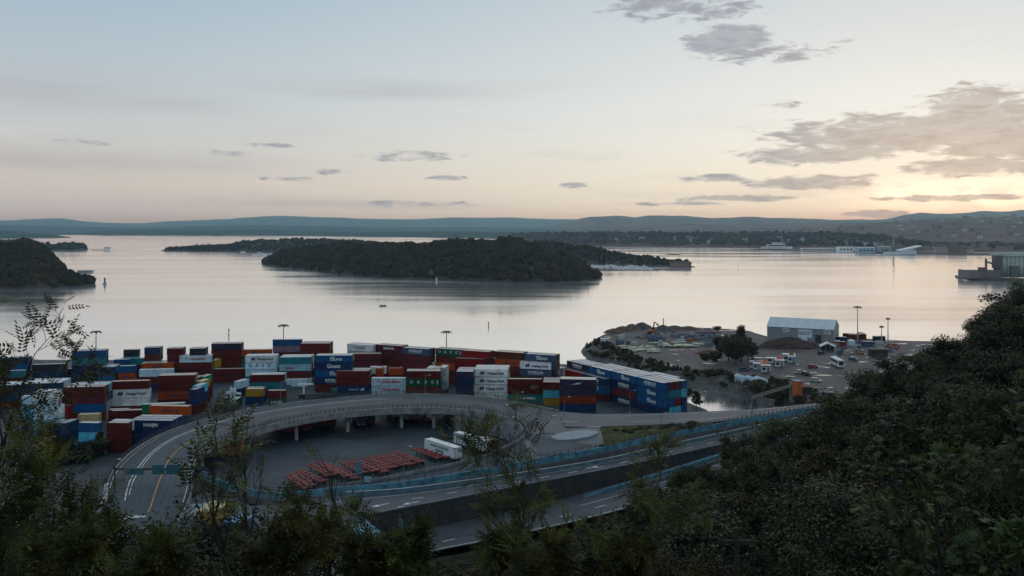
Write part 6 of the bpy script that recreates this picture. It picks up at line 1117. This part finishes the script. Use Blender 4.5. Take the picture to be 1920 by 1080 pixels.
# peninsula: tree group, shrubs on the banks
for i, (px, py, top, w, pr) in enumerate(((1352, 668, 634, 1.0, 1), (1366, 676, 640, 1.1, 0), (1378, 684, 636, 1.0, 3), (1390, 678, 612, .9, 4), (1402, 676, 634, 1.0, 2), (1384, 664, 622, 1.0, 4), (1345, 622, 612, .7, 3), (1373, 660, 628, 1.0, 0), (1411, 672, 648, .8, 1), (1322, 680, 664, .7, 3), (1340, 684, 660, .8, 1))):
    p = P(px, py, 4.5); h = (py - top) * p.y / F; k = h / (11, 10, 12, 9, 12)[pr]; plant(FARP[pr], p, (max(k, w * .8), max(k, w * .8), k), LM_PEN, ('first', 'second', 'third', 'tallest pointed', 'fifth', 'slim pointed', 'lone shore', 'rear', 'rightmost', 'leftmost low', 'front low')[i] + ' tree of the brown-green group in mid peninsula', 'trees in the middle of the peninsula', 'peninsula_tree', rz=i)
br = random.Random(3); bl = resample([p for p in PEN[0:9]], 110)
for i, p in enumerate(bl):
    for j in range(2 if i < 26 or i > 70 else 3):
        if br.random() < .42: continue
        n = Vector((bl[min(i + 1, 109)] - bl[max(i - 1, 0)])); n = Vector((n.y, -n.x, 0)).normalized(); u = br.uniform(-7.5, 4.5); q = p - n * (-u); q = p + n * u; z = 4.5 if u < 0 else 4.5 - u * .7; k = br.uniform(.3, .8) * (1.2 if 70 < i < 100 else 1)
        plant(BUSHP[br.randrange(3)], (q.x, q.y, z - .1), (k * 1.2, k * 1.2, k), LM_PEN, 'low shrub in the thicket along the rocky bank of the inlet', 'shrubs along the inlet bank', 'shrub', 'shrub', br.random() * 6, ('stem', 'foliage'))
for i in range(22):
    px, py = 95 + 150 * br.random(), 838 + 44 * br.random()
    if px > 205 and py > 850: continue
    plant(BUSHP[br.randrange(3)], P(px, py, 4.0), br.uniform(.8, 1.3), LM_HILL[i % 3], 'dark shrub in the hedge between the left containers and the ramp foot', 'shrubs in the hedge left of the ramp foot', 'shrub', 'shrub', br.random() * 6, ('stem', 'foliage'))
for px, py, k in ((1404, 727, 1.0), (1424, 731, 1.1), (1412, 733, .9), (1440, 748, 1.4), (1455, 752, 1.2), (1420, 740, 1.3), (1470, 752, 1.0), (1528, 752, 1.1), (1500, 756, 1.0), (1290, 742, .9), (1306, 760, 1.2)):
    plant(BUSHP[br.randrange(3)], P(px, py, 4.2), k, LM_PEN, 'rounded shrub at the inner end of the inlet', 'shrubs at the inlet end', 'shrub', 'shrub', br.random() * 6, ('stem', 'foliage'))
for i in range(26):
    u = br.random(); p = P(1150 + 170 * u, 812 - 16 * u + br.uniform(-4, 4), 9.0); plant(BUSHP[br.randrange(3)], p, (.5, .5, .22), LM_PEN, 'low weedy tuft on the grass wedge beside the blue wall', 'weeds on the grass wedge', 'weed_tuft', 'weed', br.random() * 6, ('stem', 'foliage'))
# ------------------------------------------------------------------ near trees framing the view: branching stems and compound leaves
def compound_leaf(kind):
    V, Q = [], []
    def lf(o, d, up, l, w):
        o, d, up = map(np.array, (o, d, up)); sd = np.cross(d, up); sd = sd / (np.linalg.norm(sd) + 1e-9); k = len(V); V.extend([o, o + d * l * .45 + sd * w - up * .02 * l, o + d * l, o + d * l * .45 - sd * w - up * .02 * l]); Q.append((k, k + 1, k + 2, k + 3))
    if kind == 'pinnate':
        for i in range(5):
            x = .06 + i * .045
            for s in (-1, 1): lf((x, 0, -.35 * x * x), np.array([.45, s * .85, -.22]), (0, 0, 1), .085 - abs(i - 2) * .008, .017)
        lf((.28, 0, -.03), np.array([1, 0, -.35]), (0, 0, 1), .085, .018)
    else:
        for i in range(7):
            a = R(-78 + 26 * i); l = .19 - .028 * abs(i - 3); lf((.10, 0, 0), np.array([math.cos(a), math.sin(a), -.42]), (0, 0, 1), l, l * .21)
    return np.array(V), np.array(Q)
CL = {k: compound_leaf(k) for k in ('pinnate', 'palmate')}
def near_tree(name, base, tip, spread, levels, nleaf, kind, lm, label, seed, leafsc=1.0, lean=.0):
    rnd = random.Random(seed); nr = np.random.RandomState(seed); base = Vector(base); ax = Vector(tip) - base; h = ax.length; mb = MB(); tw = []
    def branch(p, d, L, r, lev):
        n = 5; pts = [p]; rad = [r]; q = p
        for i in range(n):
            d = (d + Vector((rnd.gauss(0, .13), rnd.gauss(0, .13), rnd.gauss(.03, .10)))).normalized(); q = q + d * (L / n); pts.append(q); rad.append(max(.004, r * (1 - .8 * (i + 1) / n)))
        mb.tube([tuple(x) for x in pts], rad, 6 if lev == 0 else 4, False)
        if lev >= levels:
            for i in range(1, n + 1): tw.append((pts[i], (pts[i] - pts[i - 1]).normalized()))
            return
        kids = rnd.randint(7, 9) if lev == 0 else rnd.randint(4, 6)
        for k in range(kids):
            t = (.30 if lev == 0 else .25) + (.72 if lev == 0 else .75) * (k + rnd.random() * .7) / kids; t = min(t, .99); i = min(int(t * n), n - 1); s = pts[i].lerp(pts[i + 1], t * n - i); pd = (pts[i + 1] - pts[i]).normalized()
            sd = pd.orthogonal().normalized(); sd.rotate(Matrix.Rotation(rnd.random() * 6.283, 3, pd)); nd = (pd * rnd.uniform(.55, .95) + sd * rnd.uniform(.5, .95) * spread).normalized()
            branch(s, nd, L * rnd.uniform(.36, .58) * (1.15 - .5 * t), max(.005, rad[i] * .55), lev + 1)
        if lev > 0: tw.append((pts[-1], d))
    branch(base, ax.normalized(), h, h * .010 + .02, 0)
    V0, Q0 = CL[kind]; n = nleaf; pick = nr.randint(0, len(tw), n); P0 = np.array([tw[i][0] for i in pick]) + nr.normal(size=(n, 3)) * .03; T = np.array([tw[i][1] for i in pick])
    X = T * .5 + nr.normal(size=(n, 3)) * .6 + np.array([0, 0, -.05]); X /= np.linalg.norm(X, axis=1, keepdims=True); up = np.array([0, 0, 1.0]) + nr.normal(size=(n, 3)) * .35; Yv = np.cross(up, X); Yv /= np.linalg.norm(Yv, axis=1, keepdims=True); Zv = np.cross(X, Yv); S = (leafsc * nr.uniform(.65, 1.25, n))[:, None, None]
    A = (V0[None, :, 0:1] * X[:, None] + V0[None, :, 1:2] * Yv[:, None] + V0[None, :, 2:3] * Zv[:, None]) * S + P0[:, None]; Qs = (Q0[None] + (np.arange(n) * len(V0))[:, None, None]).reshape(-1, 4)
    r = thing(name, base, label, 'tree'); o = mb.build('branches', M_BARK, r, True); o.matrix_parent_inverse = Matrix.Translation(-base); c = link('leaves', np_mesh('leaves', A.reshape(-1, 3), Qs, lm), r); c.matrix_parent_inverse = Matrix.Translation(-base)
def at(px, py, Y): return Vector(((px - 960) / F * Y, Y, HC - (py - HOR) * Y / F))
NT = [  # base px,py  tip px,py  distance, spread, levels, leaves, kind, scale, label
    (-60, 1190, 40, 680, 15, .8, 3, 330, 'pinnate', 1.2, 'sparse feathery tree at the left edge reaching above the containers'), (10, 1200, 50, 890, 14, .9, 3, 420, 'pinnate', 1.25, 'feathery tree in the lower left corner, left of the ramp foot'), (160, 1200, 175, 1010, 14, .9, 3, 420, 'pinnate', 1.25, 'feathery tree before the ramp foot and zebra crossing'), (85, 1200, 100, 955, 15, .9, 3, 320, 'pinnate', 1.2, 'feathery tree between the left corner and the ramp foot'),
    (455, 1150, 305, 895, 13, .40, 2, 70, 'pinnate', 1.15, 'thin leaning branch crossing the sign gantry'), (480, 1180, 500, 850, 15, .24, 2, 60, 'pinnate', 1.25, 'slender sapling rising before the curved ramp railing'), (535, 1200, 540, 975, 15, .75, 3, 520, 'pinnate', 1.2, 'leafy tree right of the yellow hut'), (250, 1200, 265, 1050, 13, .9, 3, 800, 'pinnate', 1.1, 'low leafy tree under the yellow hut'),
    (600, 1200, 600, 990, 18, .8, 3, 520, 'pinnate', 1.2, 'leafy tree before the left end of the blue wall'), (660, 1130, 655, 875, 19, .25, 1, 14, 'pinnate', 1.1, 'nearly bare twig standing before the red chassis row'), (770, 1200, 765, 1035, 18, .85, 3, 700, 'pinnate', 1.2, 'low leafy tree at bottom centre before the road split'), (690, 1200, 690, 1045, 18, .85, 3, 600, 'pinnate', 1.2, 'low leafy tree left of the road split'),
    (1030, 1200, 1042, 840, 20, .48, 3, 480, 'pinnate', 1.2, 'airy tall tree before the highway, left stem of the central pair'), (1070, 1200, 1100, 865, 20, .52, 3, 480, 'pinnate', 1.2, 'airy tall tree before the highway, right stem of the central pair'), (930, 1200, 935, 1030, 19, .85, 3, 620, 'pinnate', 1.2, 'leafy tree left of the airy central pair'), (1110, 1200, 1135, 1035, 19, .85, 3, 700, 'pinnate', 1.2, 'bushy tree right of the airy central pair'), (1000, 1200, 1010, 1040, 17, .85, 3, 700, 'pinnate', 1.2, 'bushy tree at the foot of the airy central pair'),
    (1760, 1200, 1772, 890, 9.5, .7, 3, 300, 'palmate', .55, 'broad-leaved sapling with drooping fans at lower right'), (1900, 1200, 1905, 775, 9.5, .5, 3, 220, 'palmate', .55, 'broad-leaved sapling at the right edge'), (1690, 1190, 1700, 1000, 10.5, .8, 3, 260, 'palmate', .55, 'low broad-leaved sapling left of the drooping fans'), (1850, 1200, 1850, 1000, 9, .8, 3, 280, 'palmate', .55, 'low broad-leaved sapling in the lower right corner')]
for i, (bx, by, tx, ty, Yd, sp, lv, nl, kd, sc, lb_) in enumerate(NT):
    near_tree('foreground_tree', at(bx, by, Yd + random.uniform(-.5, .5)), at(tx, ty, Yd), sp, lv, nl, kd, LM_NEAR if kd == 'pinnate' else LM_BROAD, lb_, 100 + i, sc)
def pole(px, top, Y, label):
    b = at(px, top, Y); g0 = ground(b.x, b.y) - .5; r = thing('utility_pole', (b.x, b.y, g0), label, 'pole'); h = b.z - g0; MB().tube([(0, 0, 0), (0, 0, h)], [.14, .1], 8).build('pole', M_BARK, r); MB().box((-.8, -.06, h - .7), (.8, .06, h - .55)).build('crossarm', M_BARK, r)
    for x in (-.7, 0, .7): MB().tube([(x, 0, h - .55), (x, 0, h - .35)], .05, 6).build('insulator', M_DSTEEL, r)
pole(1381, 990, 40, 'wooden utility pole among the dark trees at lower right')
# ------------------------------------------------------------------ haze: one closed box of even pale air
hz = bpy.data.materials.new('haze_air'); hz.use_nodes = True; t = hz.node_tree; t.nodes.clear()
ho = t.nodes.new('ShaderNodeOutputMaterial'); pv = t.nodes.new('ShaderNodeVolumePrincipled')
pv.inputs['Color'].default_value = (.34, .72, 1.0, 1); pv.inputs['Absorption Color'].default_value = (1, 1, 1, 1); pv.inputs['Density'].default_value = 6.8e-5; pv.inputs['Anisotropy'].default_value = .72
t.links.new(pv.outputs[0], ho.inputs['Volume'])
tag(MB().box((-24000, -60, -4), (24000, 27000, 300)).build('haze', hz), kind='stuff')
